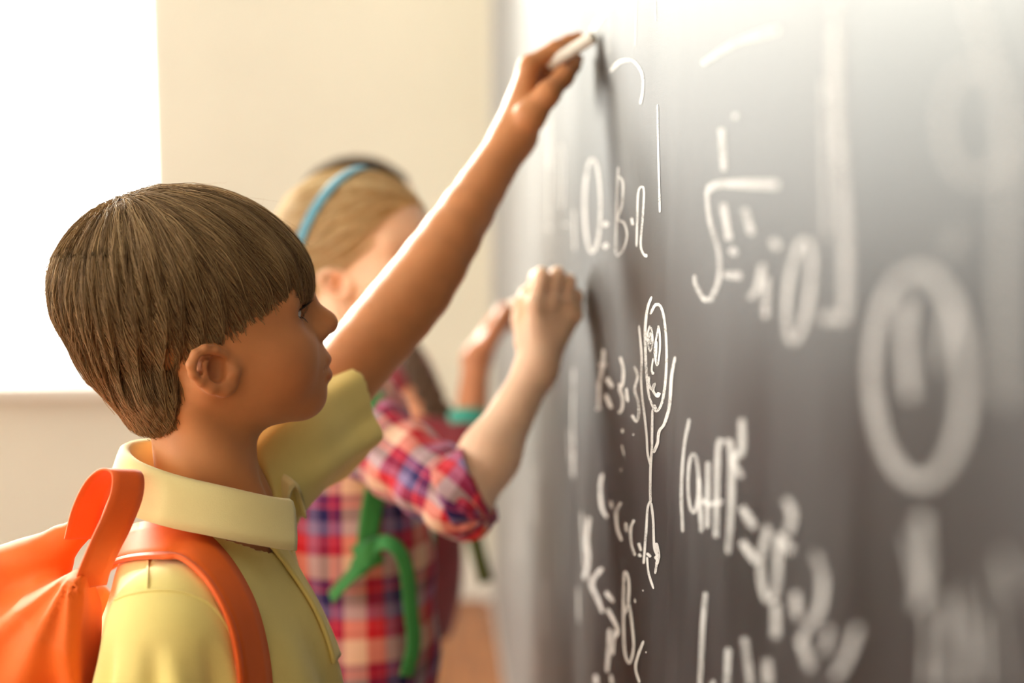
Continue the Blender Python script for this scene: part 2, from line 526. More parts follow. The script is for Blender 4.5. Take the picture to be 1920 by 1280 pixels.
for n_, lo, hi in [('frame_rail', (BOARD_X - 0.006, B_Y0, B_Z1), (WALL_X - 0.0005, B_Y1, B_Z1 + 0.03)),
                   ('frame_rail', (BOARD_X - 0.006, B_Y0, B_Z0 - 0.03), (WALL_X - 0.0005, B_Y1, B_Z0)),
                   ('frame_stile', (BOARD_X - 0.006, B_Y1, B_Z0 - 0.03), (WALL_X - 0.0005, B_Y1 + 0.03, B_Z1 + 0.03)),
                   ('frame_stile', (BOARD_X - 0.006, B_Y0 - 0.03, B_Z0 - 0.03), (WALL_X - 0.0005, B_Y0, B_Z1 + 0.03))]:
    box(n_, lo, hi, M_ALU, board, 0.002)

def stroke_geo(pts, w, lift):
    pts = np.asarray(pts, float)
    L = np.linalg.norm(np.diff(pts, axis=0), axis=1).sum()
    n = int(max(4, min(60, L / 5 + 3 * len(pts))))
    c = catmull(pts, n)
    tan = np.gradient(c, axis=0); tan /= np.linalg.norm(tan, axis=1)[:, None] + 1e-9
    nr = np.stack([-tan[:, 1], tan[:, 0]], -1)
    w = w * np.interp(np.mean(pts[:, 0]), [1000, 1100, 1200, 1250, 1420, 1560, 1900], [.8, .6, .9, .9, .8, .52, .45])
    ww = w * (0.88 + 0.24 * np.interp(np.linspace(0, 1, n), np.linspace(0, 1, 9), rng.random(9)))
    ww[0] *= 0.55; ww[-1] *= 0.55
    lft, rt = c + nr * ww[:, None] / 2, c - nr * ww[:, None] / 2
    v = []
    for a, b in zip(lft, rt):
        v.append(on_board(*a, lift)); v.append(on_board(*b, lift))
    f = [(2 * i, 2 * i + 1, 2 * i + 3, 2 * i + 2) for i in range(n - 1)]
    return v, f
_lift = [0.0003]
def chalk(name, strokes, label=None, cover=.72):
    cover = min(.95, cover * np.interp(np.mean([p[0] for q in strokes for p in q[0]]), [1250, 1420, 1560, 1900], [.95, .9, 1.05, 1.1]))
    """Each stroke of chalk lies on the board as a part of its own."""
    first = None
    for pts, w in strokes:
        _lift[0] = 0.0003 + (_lift[0] - 0.0003 + 0.00002) % 0.0006
        v, f = stroke_geo(pts, w, _lift[0])
        me = pydata(name, v, f); fattr(me, 'cover', np.full(len(v), cover))
        o = link(name if (first is None or label is None) else name + '_stroke', me, M_CHALK, board if (first is None or label is None) else first, False)
        if label and first is None: o['label'] = label; first = o
    return first
def crop(ox, oy, s):
    return lambda *xy: [(ox + xy[i] / s, oy + xy[i + 1] / s) for i in range(0, len(xy), 2)]
cA, cB, cC, cD, cE, cF = crop(1060, 480, 3.765), crop(1040, 800, 2.668), crop(920, 0, 2.56), crop(1240, 0, 2.0), crop(1240, 640, 2.0), crop(920, 300, 3.2)
def oval(cx, cy, rx, ry, a0=0, a1=360, tilt=0):
    o = []
    for k in range(17):
        a = math.radians(a0 + (a1 - a0) * k / 16)
        x, y = rx * math.sin(a), -ry * math.cos(a)
        o.append((cx + x + tilt * y, cy + y))
    return o
chalk('stick_figure', [
    (cA(610,285, 580,370, 565,500, 565,640, 570,780, 585,950, 605,1030, 640,1095, 680,1040, 705,900, 715,700, 705,500, 680,370, 640,340, 600,410), 5.2),
    (cA(640,1085, 622,1050), 8), (cA(630,345, 655,340), 7),
    (cA(597,490, 580,560, 590,650, 602,670, 618,600, 610,520, 597,500), 3.6), (cA(600,535, 590,585, 600,620, 608,575, 600,540), 3.2),
    (cA(660,490, 635,620, 632,700, 650,770, 668,650, 665,530, 655,490), 4.2), (cA(645,600, 640,740), 4),
    (cA(620,720, 610,800, 620,830), 4), (cA(612,820, 625,832), 6),
    (cA(590,850, 590,900, 610,940, 630,900, 620,950, 650,990, 670,965), 5.5), (cA(640,990, 665,965), 8),
    (cA(520,490, 535,650, 540,740, 535,830, 540,960, 560,1130, 575,1280) + cB(465,130, 478,190), 4.6),
    (cA(775,710, 750,850, 735,1050, 700,1180, 665,1230, 655,1280) + cB(515,80, 495,130), 6),
    (cA(615,1080, 612,1280) + cB(487,100, 480,200, 478,300, 480,380), 5.2),
    (cB(478,370, 465,410, 458,520, 450,620, 445,685), 5), (cB(483,380, 493,470, 498,600, 512,650, 503,735), 5),
    (cB(508,580, 520,640, 510,690), 7), (cB(500,660, 522,640), 7), (cB(460,632, 482,650), 6), (cB(462,650, 470,730, 495,810), 4.5)],
    'white chalk stick figure with round eyes and raised arms')
chalk('chalk_equation', [
    (cA(270,660, 265,770, 240,900, 235,1075), 9), (cA(235,765, 290,765), 9), (cA(215,1080, 255,1070), 9), (cA(225,920, 250,900), 9),
    (cA(290,860, 335,925), 11), (cA(285,975, 325,1075), 11),
    (cA(388,710, 410,800, 405,900, 385,940, 405,1000, 400,1080, 375,1110), 8), (cA(375,900, 400,930), 8), (cA(430,930, 442,1030), 7),
    (cA(487,775, 510,850, 490,940, 515,1030, 518,1120, 500,1165, 470,1120), 6.5), (cA(400,1225, 408,1238), 5), (cA(476,1255, 484,1262), 4)])
chalk('chalk_equation', [
    (cB(240,235, 228,300, 235,400, 262,455), 8), (cB(280,370, 287,405), 8), (cB(333,378, 310,420, 312,500, 335,570), 7),
    (cB(357,480, 360,525), 7), (cB(398,465, 380,510, 385,590, 402,645), 6), (cB(420,580, 432,620), 6), (cB(420,635, 432,650), 6),
    (cB(338,10, 340,30), 6), (cB(335,90, 348,145), 4), (cB(330,210, 333,222), 4)])
chalk('chalk_equation', [
    (cB(172,450, 160,560, 168,660, 150,760), 12), (cB(238,705, 185,780, 215,860, 240,930), 11), (cB(255,825, 295,875), 11), (cB(265,910, 315,1015, 290,1060), 10),
    (cB(345,780, 345,1000, 352,1130, 375,1180, 395,1100, 385,970, 370,890, 350,940), 6.5), (cB(345,780, 350,730, 362,735, 372,790, 368,890), 6.5),
    (cB(275,1010, 270,1120, 262,1225), 11), (cB(300,1020, 290,1140), 8), (cB(445,1070, 415,1150, 405,1210, 425,1280), 5.5),
    (cB(205,1240, 210,1290), 12), (cB(280,1240, 290,1290), 10), (cB(440,815, 444,822), 3), (cB(455,1125, 459,1130), 3), (cB(400,860, 404,880), 3)])
chalk('chalk_line', [(cB(90,0, 95,100, 95,260), 4), (cB(70,20, 74,180), 3), (cB(115,800, 120,980), 4)], cover=.6)
chalk('chalk_equation', [
    (cC(612,800, 605,980, 600,1220), 5), (cC(615,845, 635,880, 630,980, 610,1050, 640,1070, 655,1130, 635,1200, 605,1230), 5),
    (cC(676,1045, 682,1080), 6.5), (cF(875,520, 880,350, 885,200, 905,160, 920,190, 912,350, 900,500, 915,560, 940,580), 4.6), (cF(920,570, 940,575), 7),
    (cF(680,372, 700,398), 15), (cF(680,502, 700,528), 15), (oval(1111, 385, 15, 88), 9)], cover=.6)
chalk('chalk_line', [(cC(800,500, 805,750, 812,1020), 4.2)])
chalk('chalk_mark', [(cC(548,62, 505,120, 484,150), 13), (cC(515,95, 500,130), 15)], 'fresh white chalk mark above the chalk tip')
chalk('chalk_arc', [(cC(575,345, 620,295, 680,290, 725,350, 730,430, 718,500), 6), (cC(580,335, 620,297, 670,288), 9)])
chalk('chalk_line', [(cC(572,-20, 570,260), 3), (cC(700,-20, 694,220), 3), (cC(790,-20, 792,100), 3)], cover=0.3)
chalk('chalk_line', [(cF(500,300, 505,540), 4), (cF(352,-100, 350,430), 3), (cF(430,385, 470,390), 4), (cF(335,400, 365,415), 4), (oval(1052, 330, 4, 60), 2.2),
    (oval(1030, 270, 3, 45), 2.0), ([(1016, 120), (1015, 260)], 2), ([(1002, 300), (1001, 450)], 2), (oval(990, 180, 2.5, 40), 1.6), ([(978, 330), (977, 470)], 1.5), ([(985, 60), (984, 130)], 1.6),
    ([(968, 140), (967, 260)], 1.2), ([(962, 380), (961, 470)], 1.2), (oval(955, 300, 1.5, 36), 1.0), ([(1075, 690), (1073, 890)], 4), ([(1012, 860), (1013, 1010)], 2),
    (oval(1001, 930, 2.5, 50), 1.8), ([(990, 760), (991, 900)], 1.6), ([(978, 900), (977, 1060)], 1.5), (oval(968, 1000, 2, 45), 1.2), ([(1020, 1080), (1021, 1190)], 2), ([(1090, 960), (1096, 1060)], 5)], cover=.75)
chalk('chalk_arc', [(cD(150,240, 280,160, 440,110), 14)], cover=0.46)
chalk('chalk_number', [
    (cD(170,712, 230,690, 440,692), 20), (cD(170,710, 180,820, 215,950, 212,1060, 170,1125, 130,1070, 125,1030), 9), (cD(150,1120, 195,1125), 10),
    (cD(230,760, 255,900), 15), (cD(310,780, 340,880), 16), (cD(260,930, 280,955), 16), (cD(235,1030, 300,1035), 16), (cD(380,990, 360,1080, 330,1120), 14),
    (cD(415,900, 440,930), 20), (oval(1498, 545, 21, 95, tilt=-0.12), 18), (cD(395,1040, 390,1190), 14), (cD(225,480, 235,640), 14), (cD(270,430, 285,440), 12)], cover=0.46)
chalk('chalk_number', [(cD(655,-20, 650,300, 670,600, 690,900, 690,1180), 36), (cD(600,1190, 700,1195), 38), (cD(610,300, 620,900), 14)], cover=0.28)
chalk('chalk_circle', [(oval(1722, 705, 88, 198, -10, 355, 0.02), 42), ([(1702, 560), (1698, 640), (1708, 745)], 42), ([(1790, 560), (1760, 690)], 26)], cover=0.28)
chalk('chalk_circle', [(oval(1830, 230, 62, 105), 34), ([(1815, -20), (1860, 130), (1905, 330)], 40), ([(1885, 300), (1880, 520), (1885, 760)], 48), ([(1775, 480), (1800, 430)], 30)], cover=0.16)
chalk('chalk_exclamation', [([(1728, 965), (1732, 1080), (1722, 1140)], 46), ([(1700, 1000), (1720, 1090)], 20),
                            ([(1780, 1120), (1772, 1290)], 22), ([(1802, 1100), (1812, 1230), (1800, 1300)], 18), ([(1834, 1160), (1840, 1290)], 22), ([(1853, 1070), (1886, 1290)], 10), ([(1880, 1040), (1900, 1120)], 24), ([(1745, 1150), (1740, 1290)], 22)], cover=0.26)
chalk('chalk_word', [
    (cE(105,290, 85,400, 75,560, 80,715), 7), (oval(1300, 905, 10, 55), 7), (cE(140,510, 145,610, 150,715), 9), (cE(175,450, 172,700), 10),
    (cE(205,735, 208,560, 213,400, 228,365), 12), (cE(250,795, 262,600, 262,420, 250,365), 13), (cE(150,590, 175,610, 230,600), 10),
    (cE(302,290, 300,410, 268,440, 300,510), 15)], cover=0.42)
chalk('chalk_word', [
    (cE(300,620, 350,700), 18), (cE(300,750, 360,830), 18), (cE(400,690, 372,830, 390,960, 430,930, 440,720), 16), (cE(440,730, 490,790), 22),
    (cE(465,590, 490,650, 475,720), 20), (cE(430,980, 428,1110), 20), (cE(500,940, 510,1040), 22), (cE(575,790, 605,890, 590,1010, 525,1110), 22),
    (cE(630,1070, 612,1170), 20), (cE(735,1070, 690,1200, 650,1260), 26), (cE(520,1110, 560,1230), 24)], cover=0.42)
chalk('chalk_line', [(cE(165,940, 153,1100, 145,1290), 11), (cE(250,1150, 245,1290), 14), (cE(310,1110, 335,1290), 16), (cE(395,1190, 400,1290), 22), (cE(190,1270, 195,1290), 10)], cover=0.42)

# ------------------------------------------------------------------ people: shared anatomy
class Frame:
    """A head's or torso's own axes: f forward, l to the person's left, w up."""
    def __init__(s, origin, yaw_deg, pitch_deg=0.0, roll_deg=0.0, scale=1.0):
        a = math.radians(yaw_deg)
        fh = A(fwd[0], fwd[1], 0); fh /= np.linalg.norm(fh)
        F = math.cos(a) * rgt + math.sin(a) * fh
        Lv = -math.sin(a) * rgt + math.cos(a) * fh
        U = A(0, 0, 1.0)
        b = math.radians(pitch_deg)
        F, U = F * math.cos(b) + U * math.sin(b), U * math.cos(b) - F * math.sin(b)
        c = math.radians(roll_deg)
        Lv, U = Lv * math.cos(c) + U * math.sin(c), U * math.cos(c) - Lv * math.sin(c)
        s.R = np.stack([F, Lv, U]); s.o = np.asarray(origin, float); s.k = scale
    def loc(s, p):
        return ((p - s.o) @ s.R.T) / s.k
    def __call__(s, f, l, w):
        return s.o + s.k * (f * s.R[0] + l * s.R[1] + w * s.R[2])
    def arr(s, q):
        return s.o + s.k * (np.asarray(q) @ s.R)
    def vec(s, q):
        return np.asarray(q) @ s.R

def ear_d(q, side, fine=True):
    """side -1: right ear. Traced in the plane of the ear: a forward, b up, in metres."""
    def e(px, py, out=0.0):
        a, b = (px - 402) / 2850.0, (700 - py) / 2850.0
        return A(a + .012, side * (0.0695 - 0.42 * a + out), b + .0115)
    d = chain(q, [e(434, 690, -.004), e(418, 668, -.001), e(402, 657, .001), e(382, 652, .002), e(364, 661, .002), e(354, 681, .002), e(358, 701, .001), e(372, 719, 0), e(394, 736, -.001), e(417, 742, -.002)],
              [.0026, .0029, .0031, .0034, .0036, .0036, .0034, .0033, .0040, .0050], .003)
    d = smin(d, ell(q, e(424, 733, -.003), (.0085, .0052, .0078)), .005)
    plate = chain(q, [e(388, 672, -.0085), e(392, 715, -.0085), e(420, 725, -.007)], [.0095, .0095, .006], .006)
    d = smin(d, plate, .004)
    anti = chain(q, [e(392, 668, -.0015), e(377, 682, 0), e(381, 703, 0), e(398, 720, -.001), e(418, 725, -.001)], [.0024, .0032, .0034, .0033, .0038], .004)
    d = smin(d, anti, .0032)
    d = smax(d, -ell(q, e(407, 697, -.001), (.0085, .0120, .0102)), .0020)
    d = smax(d, -chain(q, [e(402, 668, .0012), e(372, 668, .001), e(366, 690, .001), e(374, 707, .001)], [.0016, .0024, .0024, .0016], .002), .0016)
    trag = chain(q, [e(437, 690, -.003), e(439, 706, -.001), e(436, 719, -.002)], [.0042, .0050, .0042], .004)
    d = smin(d, trag, .004)
    return d

def skull_d(q):
    d = ell(q, (-.004, 0, .060), (.091, .070, .076))
    d = smin(d, ell(q, (.029, 0, .064), (.052, .056, .045)), .02)
    d = smin(d, ell(q, (.034, 0, .014), (.057, .055, .055)), .03)
    return smin(d, cap(q, (-.01, 0, .0), (-.004, 0, -.09), .046, .042), .03)
def head_d(q, ears=(-1, 1), closed=False):
    d = ell(q, (-.004, 0, .060), (.091, .070, .076))
    d = smin(d, ell(q, (.029, 0, .064), (.052, .056, .045)), .02)
    d = smin(d, ell(q, (.034, 0, .014), (.057, .055, .055)), .03)
    d = smin(d, ell(q, (.045, 0, -.004), (.050, .042, .034)), .018)
    for s in (-1, 1):
        d = smin(d, cap(q, (.008, s * .046, -.003), (.078, s * .011, -.020), .0135, .0135), .020)
        d = smin(d, ell(q, (.060, s * .031, .012), (.027, .023, .026)), .02)
        d = smin(d, cap(q, (.0755, s * .008, .060), (.0635, s * .040, .059), .009, .010), .012)
    d = smin(d, sph(q, (.0835, 0, -.0205), .0148), .012)
    d = smin(d, ell(q, (.085, 0, .006), (.0165, .023, .018)), .012)
    for s in (-1, 1):
        d = smax(d, -ell(q, (.092, s * .0315, .0475), (.012, .0155, .0105)), .013)
    # nose
    d = smin(d, chain(q, [(.0775, 0, .062), (.0855, 0, .052), (.0965, 0, .0405), (.1015, 0, .0365)], [.0068, .0062, .0078, .0092], .006), .009)
    for s in (-1, 1):
        d = smin(d, ell(q, (.0935, s * .0093, .0305), (.0085, .0058, .0062)), .006)
        d = smax(d, -ell(q, (.0985, s * .0052, .0248), (.0042, .0026, .0026)), .002)
    # lips
    d = smin(d, ell(q, (.0985, 0, .0085), (.0062, .0150, .0052)), .004)
    d = smin(d, ell(q, (.0990, 0, -.0045), (.0066, .0135, .0054)), .004)
    d = smax(d, -chain(q, [(.096, -.021, .0025), (.1035, -.008, .0028), (.1055, 0, .0026), (.1035, .008, .0028), (.096, .021, .0025)], [.0006, .0010, .0012, .0010, .0006], .002), .0022)
    d = smax(d, -cap(q, (.104, 0, .013), (.105, 0, .019), .0018, .0015), .003)
    # eyelids: a shell round each eyeball with a slit in front
    for s in (-1, 1):
        c = (.0665, s * .0305, .0485)
        lid = sph(q, c, .0136)
        slit = ell(q, (.0800, s * .0318, .0487), (.0075, .0122, .0046))
        if closed:
            slit = cap(q, (.0775, s * .020, .0440), (.0765, s * .042, .0440), .0012, .0010)
        lid = smax(lid, -slit, .0015)
        d = smin(d, lid, .004)
        d = smax(d, -slit, .0015)
    for s in ears:
        d = smin(d, near(q, (.010, s * .071, .0115), .045, .012, lambda u: ear_d(u, s)), .005)
    return d

def rosy_of(q):
    lips = np.minimum(ell(q, (.0985, 0, .0085), (.0066, .0165, .0054)), ell(q, (.0990, 0, -.0045), (.007, .0150, .0058)))
    r = np.clip(-lips / .0012 + .4, 0, 1) * .9
    for s in (-1, 1):
        r = np.maximum(r, .38 * np.exp(-(np.linalg.norm(q - A(.066, s * .042, .008), axis=1) / .022) ** 2))
        r = np.maximum(r, .35 * np.exp(-(np.linalg.norm(q - A(.012, s * .074, .0115), axis=1) / .017) ** 2))
    r = np.maximum(r, .30 * np.exp(-(np.linalg.norm(q - A(.108, 0, .036), axis=1) / .010) ** 2))
    return r

M_EYE = None
def m_eye():
    t = NT('eye')
    v = t.coord((1, 1, 1), 'Generated')
    at = t.n('ShaderNodeAttribute', attribute_name='iris')
    t.l(t.ramp(at.outputs['Fac'], [(0.0, lin(228, 222, 214)), (0.60, lin(222, 214, 206)), (0.66, lin(70, 52, 38)), (0.86, lin(96, 70, 46)), (0.90, lin(8, 6, 6))]), t.b.inputs['Base Color'])
    t.set(Roughness=0.08)
    t.b.inputs['Coat Weight'].default_value = 0.5
    return t.m
M_EYE = m_eye()
def eyes(fr, parent, look=(1, 0, 0)):
    lk = A(*look); lk /= np.linalg.norm(lk)
    for s in (-1, 1):
        V, F = [], []
        nu, nv = 28, 18
        for i in range(nv + 1):
            for j in range(nu):
                th, ph = math.pi * i / nv, 2 * math.pi * j / nu
                V.append((math.cos(th), math.sin(th) * math.cos(ph), math.sin(th) * math.sin(ph)))
        V = np.array(V)
        for i in range(nv):
            for j in range(nu):
                F.append((i * nu + j, i * nu + (j + 1) % nu, (i + 1) * nu + (j + 1) % nu, (i + 1) * nu + j))
        dot = V @ lk
        r = .0121 + .0006 * np.exp(-((1 - dot) / .06) ** 2)
        q = A(.0668, s * .0305, .0485) + V * r[:, None]
        me = pydata('eyeball', fr.arr(q), F)
        fattr(me, 'iris', np.clip(1 - np.arccos(np.clip(dot, -1, 1)) / 1.25, 0, 1))
        link('eyeball', me, M_EYE, parent)

def lashes(fr, parent, mat, sides=(-1, 1), n=26):
    for s in sides:
        st, rd = [], []
        for up in (1, -1):
            for k in range(n if up > 0 else n // 2):
                u = (k + .5) / (n if up > 0 else n // 2) * 2 - 1
                base = A(.0800 - .0060 * u * u, s * (.0312 + u * .0108), .0490 + up * .0042 * math.sqrt(max(0, 1 - u * u)))
                ln = (.0080 if up > 0 else .004) * (0.85 + .3 * rng.random())
                dirv = A(1.0, s * .35 * (u + .4) + .1 * rng.normal(), up * .25)
                dirv /= np.linalg.norm(dirv)
                t = np.linspace(0, 1, 6)[:, None]
                st.append(base + dirv * ln * t + A(0, 0, up * .0030) * t ** 2)
                rd.append(np.linspace(.00022, .00005, 6))
        v, q = tubes(np.array(st), np.array(rd))
        link('eyelashes', np_mesh('eyelashes', fr.arr(v), q), mat, parent)

def strands(hair_f, start, flow, stop, n=12, step=.005, lift=0.0, jitter=.15, lens=(6, 14)):
    """Combed strands: run along `flow` over the level set of hair_f, each at its own small depth."""
    p = start.copy()
    S = len(p)
    lift = lift + rng.normal(0, .0010, S)
    nn = rng.integers(lens[0], lens[1], S)
    pts = [p.copy()]
    alive = np.ones(S, bool)
    sw = rng.normal(0, 1, (S, 3)) * jitter
    for i in range(n - 1):
        g = grad(hair_f, p)
        d = flow(p) + sw
        d = d - g * (d * g).sum(1)[:, None]
        d /= np.linalg.norm(d, axis=1)[:, None] + 1e-9
        alive = alive & ~stop(p) & (i < nn)
        q = p + d * step
        g2 = grad(hair_f, q)
        q = q - g2 * (hair_f(q) - lift)[:, None]
        p = np.where(alive[:, None], q, p + d * step * .02)
        pts.append(p.copy())
    return np.stack(pts, 1)

# hands: joints -> implicit shape
def hand_d(p, wrist, rw, mcps, fingers, frad, thumb, trad, k=.010):
    d = None
    for m in mcps:
        e = cap(p, wrist, m, rw * .80, .0088)
        d = e if d is None else smin(d, e, .012)
    cm = np.mean(np.array(mcps), axis=0)
    for i in range(len(mcps) - 1):
        d = smin(d, cap(p, mcps[i], mcps[i + 1], .0088, .0084), .006)
    for fg, m in zip(fingers, mcps):
        d = smin(d, chain(p, [m] + list(fg), frad, .003), .0042)
    d = smin(d, chain(p, [wrist * .45 + thumb[0] * .55] + list(thumb), [.013] + list(trad), .008), .006)
    return d

def legs_and_shoes(root, fr, hip_w, trouser_mat, shoe_mat, sole_mat, drop, width=.075, h=.006):
    """Trousers from the hips to the ankles and a pair of shoes standing on the floor."""
    hip = fr(0, 0, hip_w)
    zf = 0.0
    def leg_pts(s):
        top = fr(0, s * width, hip_w)
        knee = np.array([*fr(.012, s * (width + .006), 0)[:2], zf + top[2] * .52])
        ank = np.array([*fr(-.012, s * (width + .01), 0)[:2], zf + .075])
        return top, knee, ank
    def f(p):
        q = fr.loc(p)
        d = ell(q, (0, 0, hip_w + .02), (.088, .118, .10))
        for s in (-1, 1):
            t, kn, an = leg_pts(s)
            d = smin(d, cap(p, t, kn, .074, .056), .02)
            d = smin(d, cap(p, kn, an, .056, .048), .01)
        d = d + .0016 * np.sin(p[:, 2] * 90 + np.sin(p[:, 0] * 60) * 2)
        return np.maximum(d, .05 - p[:, 2])
    lo = np.minimum(hip - .25, A(9, 9, 0)); hi = hip + .25
    lo[2] = 0.0
    V, Q = sdf_mesh(f, lo, hi, h)
    link('trousers', np_mesh('trousers', V, Q), trouser_mat, root)
    for s in (-1, 1):
        t, kn, an = leg_pts(s)
        F, L = fr.R[0] * A(1, 1, 0), fr.R[1] * A(1, 1, 0)
        F /= np.linalg.norm(F); L /= np.linalg.norm(L)
        b = np.array([an[0], an[1], 0])
        def sf(p):
            d = cap(p, b - F * .03 + A(0, 0, .045), b + F * .03 + A(0, 0, .045), .036, .036)
            d = smin(d, cap(p, b + F * .05 + A(0, 0, .036), b + F * .115 + L * s * .004 + A(0, 0, .033), .036, .030), .02)
            d = smin(d, cap(p, b - F * .01 + A(0, 0, .05), b - F * .01 + A(0, 0, .085), .038, .04), .015)
            return np.maximum(d, .016 - p[:, 2])
        V, Q = sdf_mesh(sf, b - A(.2, .2, 0), b + A(.2, .2, .2), .005)
        link('shoe', np_mesh('shoe', V, Q), shoe_mat, root)
        def so(p):
            pr = p.copy(); pr[:, 2] = 0
            d = chain(pr, [b - F * .032, b + F * .05, b + F * .118 + L * s * .004], [.038, .039, .034], .01)
            return np.maximum(np.maximum(d, p[:, 2] - .018), .0005 - p[:, 2])
        V, Q = sdf_mesh(so, b - A(.2, .2, .01), b + A(.2, .2, .06), .005)
        link('shoe_sole', np_mesh('shoe_sole', V, Q), sole_mat, root)

# ------------------------------------------------------------------ the boy
M_SKIN_B = m_skin('boy_skin', lin(208, 140, 90))
M_YELLOW = m_cloth('yellow_pique', lin(248, 228, 142), 0.03, 700, 0.25, sheen=0.25)
M_YELLOW_RIB = m_cloth('yellow_rib_knit', lin(248, 232, 168), 0.02, 1100, 0.4, sheen=0.3)
M_ORANGE = m_cloth('orange_nylon', lin(252, 108, 12), 0.05, 1200, 0.15, 0.72, 0.05)
M_ORANGE_WEB = m_cloth('orange_webbing', lin(252, 102, 12), 0.05, 1600, 0.35, 0.6, 0.2)
M_HAIR_B = m_hair('brown_hair', lin(116, 86, 56), lin(228, 194, 144), 0.6)
M_HAIR_B_UNDER = m_simple('brown_hair_base', lin(112, 84, 56), 0.9, 0.2, 120)
M_DENIM = m_cloth('blue_denim', lin(46, 58, 88), 0.12, 800, 0.3)
M_SHOE = m_simple('grey_canvas', lin(96, 98, 104), 0.8, 0.08, 60, 0.2, 500)
M_SOLE = m_simple('white_rubber', lin(226, 224, 216), 0.6, 0.03)
M_LASH = m_simple('dark_lash', lin(30, 20, 14), 0.5)
M_BTN = m_simple('pearl_button', lin(238, 228, 190), 0.25, 0.03)

HB = Frame(P(367, 700, 1.10), 14)
BB = Frame(P(395, 890, 1.10), 4)
boy = empty('person', (BB.o[0], BB.o[1], 0), 'child in a yellow polo shirt with short brown hair reaching up to write', 'person')

b_shR, b_shL = BB(-.012, -.118, -.085), P(520, 835, 1.21)
b_elL, b_wrL = P(772, 566, 1.345), P(966, 252, 1.42)
b_elR, b_wrR = BB(-.022, -.150, -.270), BB(.035, -.140, -.465)
bh_m = [P(992, 122, 1.415), P(993, 122, 1.431), P(990, 128, 1.447), P(985, 138, 1.461)]
bh_f = [[P(1040, 92, 1.42), P(1066, 79, 1.432), P(1084, 71, 1.440)],
        [P(1042, 106, 1.440), P(1070, 104, 1.452), P(1082, 112, 1.458)],
        [P(1036, 128, 1.460), P(1058, 132, 1.472), P(1060, 148, 1.474)],
        [P(1022, 146, 1.476), P(1040, 152, 1.484), P(1040, 168, 1.482)]]
bh_t = [P(993, 218, 1.405), P(1027, 176, 1.400), P(1056, 145, 1.415), P(1076, 123, 1.430)]
b_arm = [b_shL, P(600, 758, 1.255), P(655, 690, 1.285), P(722, 612, 1.318), P(782, 540, 1.345), P(838, 455, 1.368), P(890, 372, 1.392), P(932, 305, 1.408), b_wrL]
b_armr = [.036, .0320, .0300, .0315, .0325, .0275, .0225, .0188, .0178]
b_armc = catmull(b_arm, 15)
_t = np.linspace(0, 1, 15)
b_armcr = np.interp(_t, np.linspace(0, 1, 9), b_armr)
b_armcr = np.convolve(np.pad(b_armcr, 1, mode='edge'), [.25, .5, .25], 'valid')
def boy_skin(p):
    d = near(p, HB(0, 0, .045), .17, .03, lambda u: head_d(HB.loc(u)))
    d = smin(d, cap(p, HB(.002, 0, -.005), BB(-.002, 0, -.01), .040, .039), .018)
    # sternomastoid edges and the throat
    d = smin(d, cap(p, HB(-.006, -.039, -.02), BB(.035, -.012, -.02), .009, .009), .014)
    d = smin(d, cap(p, HB(-.006, .039, -.02), BB(.035, .012, -.02), .009, .009), .014)
    d = smin(d, ell(BB.loc(p), (-.005, 0, -.18), (.070, .105, .13)), .03)
    d = smin(d, cap(p, BB(-.01, 0, -.08), b_shR, .034, .034), .03)
    d = smin(d, cap(p, BB(-.01, 0, -.08), b_shL, .034, .036), .03)
    d = smin(d, ell(BB.loc(p), (.0, 0, -.34), (.070, .095, .16)), .03)
    # right arm hanging, left arm raised
    d = smin(d, chain(p, [b_shR, b_elR, b_wrR], [.036, .029, .021], .01), .02)
    d = smin(d, cap(p, b_wrR, BB(.065, -.138, -.535), .022, .018), .015)
    for i in range(4):
        a = BB(.055 + .012 * i, -.138, -.53)
        d = smin(d, chain(p, [a, BB(.062 + .012 * i, -.140, -.565), BB(.060 + .010 * i, -.130, -.592)], [.0085, .0078, .006], .003), .004)
    d = smin(d, chain(p, [BB(.09, -.128, -.49), BB(.105, -.118, -.52), BB(.11, -.112, -.548)], [.010, .009, .0075], .003), .008)
    d = smin(d, chain(p, b_armc, b_armcr, .012), .02)
    d = smin(d, near(p, P(1020, 160, 1.43), .13, .025, lambda u: hand_d(u, b_wrL, .0200, bh_m, bh_f, [.0088, .0080, .0073, .0064], bh_t, [.0150, .0112, .0092, .0078])), .014)
    return d
lo = np.minimum(np.minimum(BB(-.2, -.25, -.62), P(80, 300, 1.2)), P(1110, 40, 1.3)) - .03
hi = np.maximum(np.maximum(BB(.2, .25, .3), P(1110, 40, 1.5)), P(80, 300, .95)) + .05
V, Q = sdf_mesh(boy_skin, lo, hi, .0015, 5)
me = np_mesh('body', V, Q)
fattr(me, 'rosy', rosy_of(HB.loc(V)))
link('body', me, M_SKIN_B, boy)
eyes(HB, boy, (1, .25, .18))
lashes(HB, boy, M_LASH)

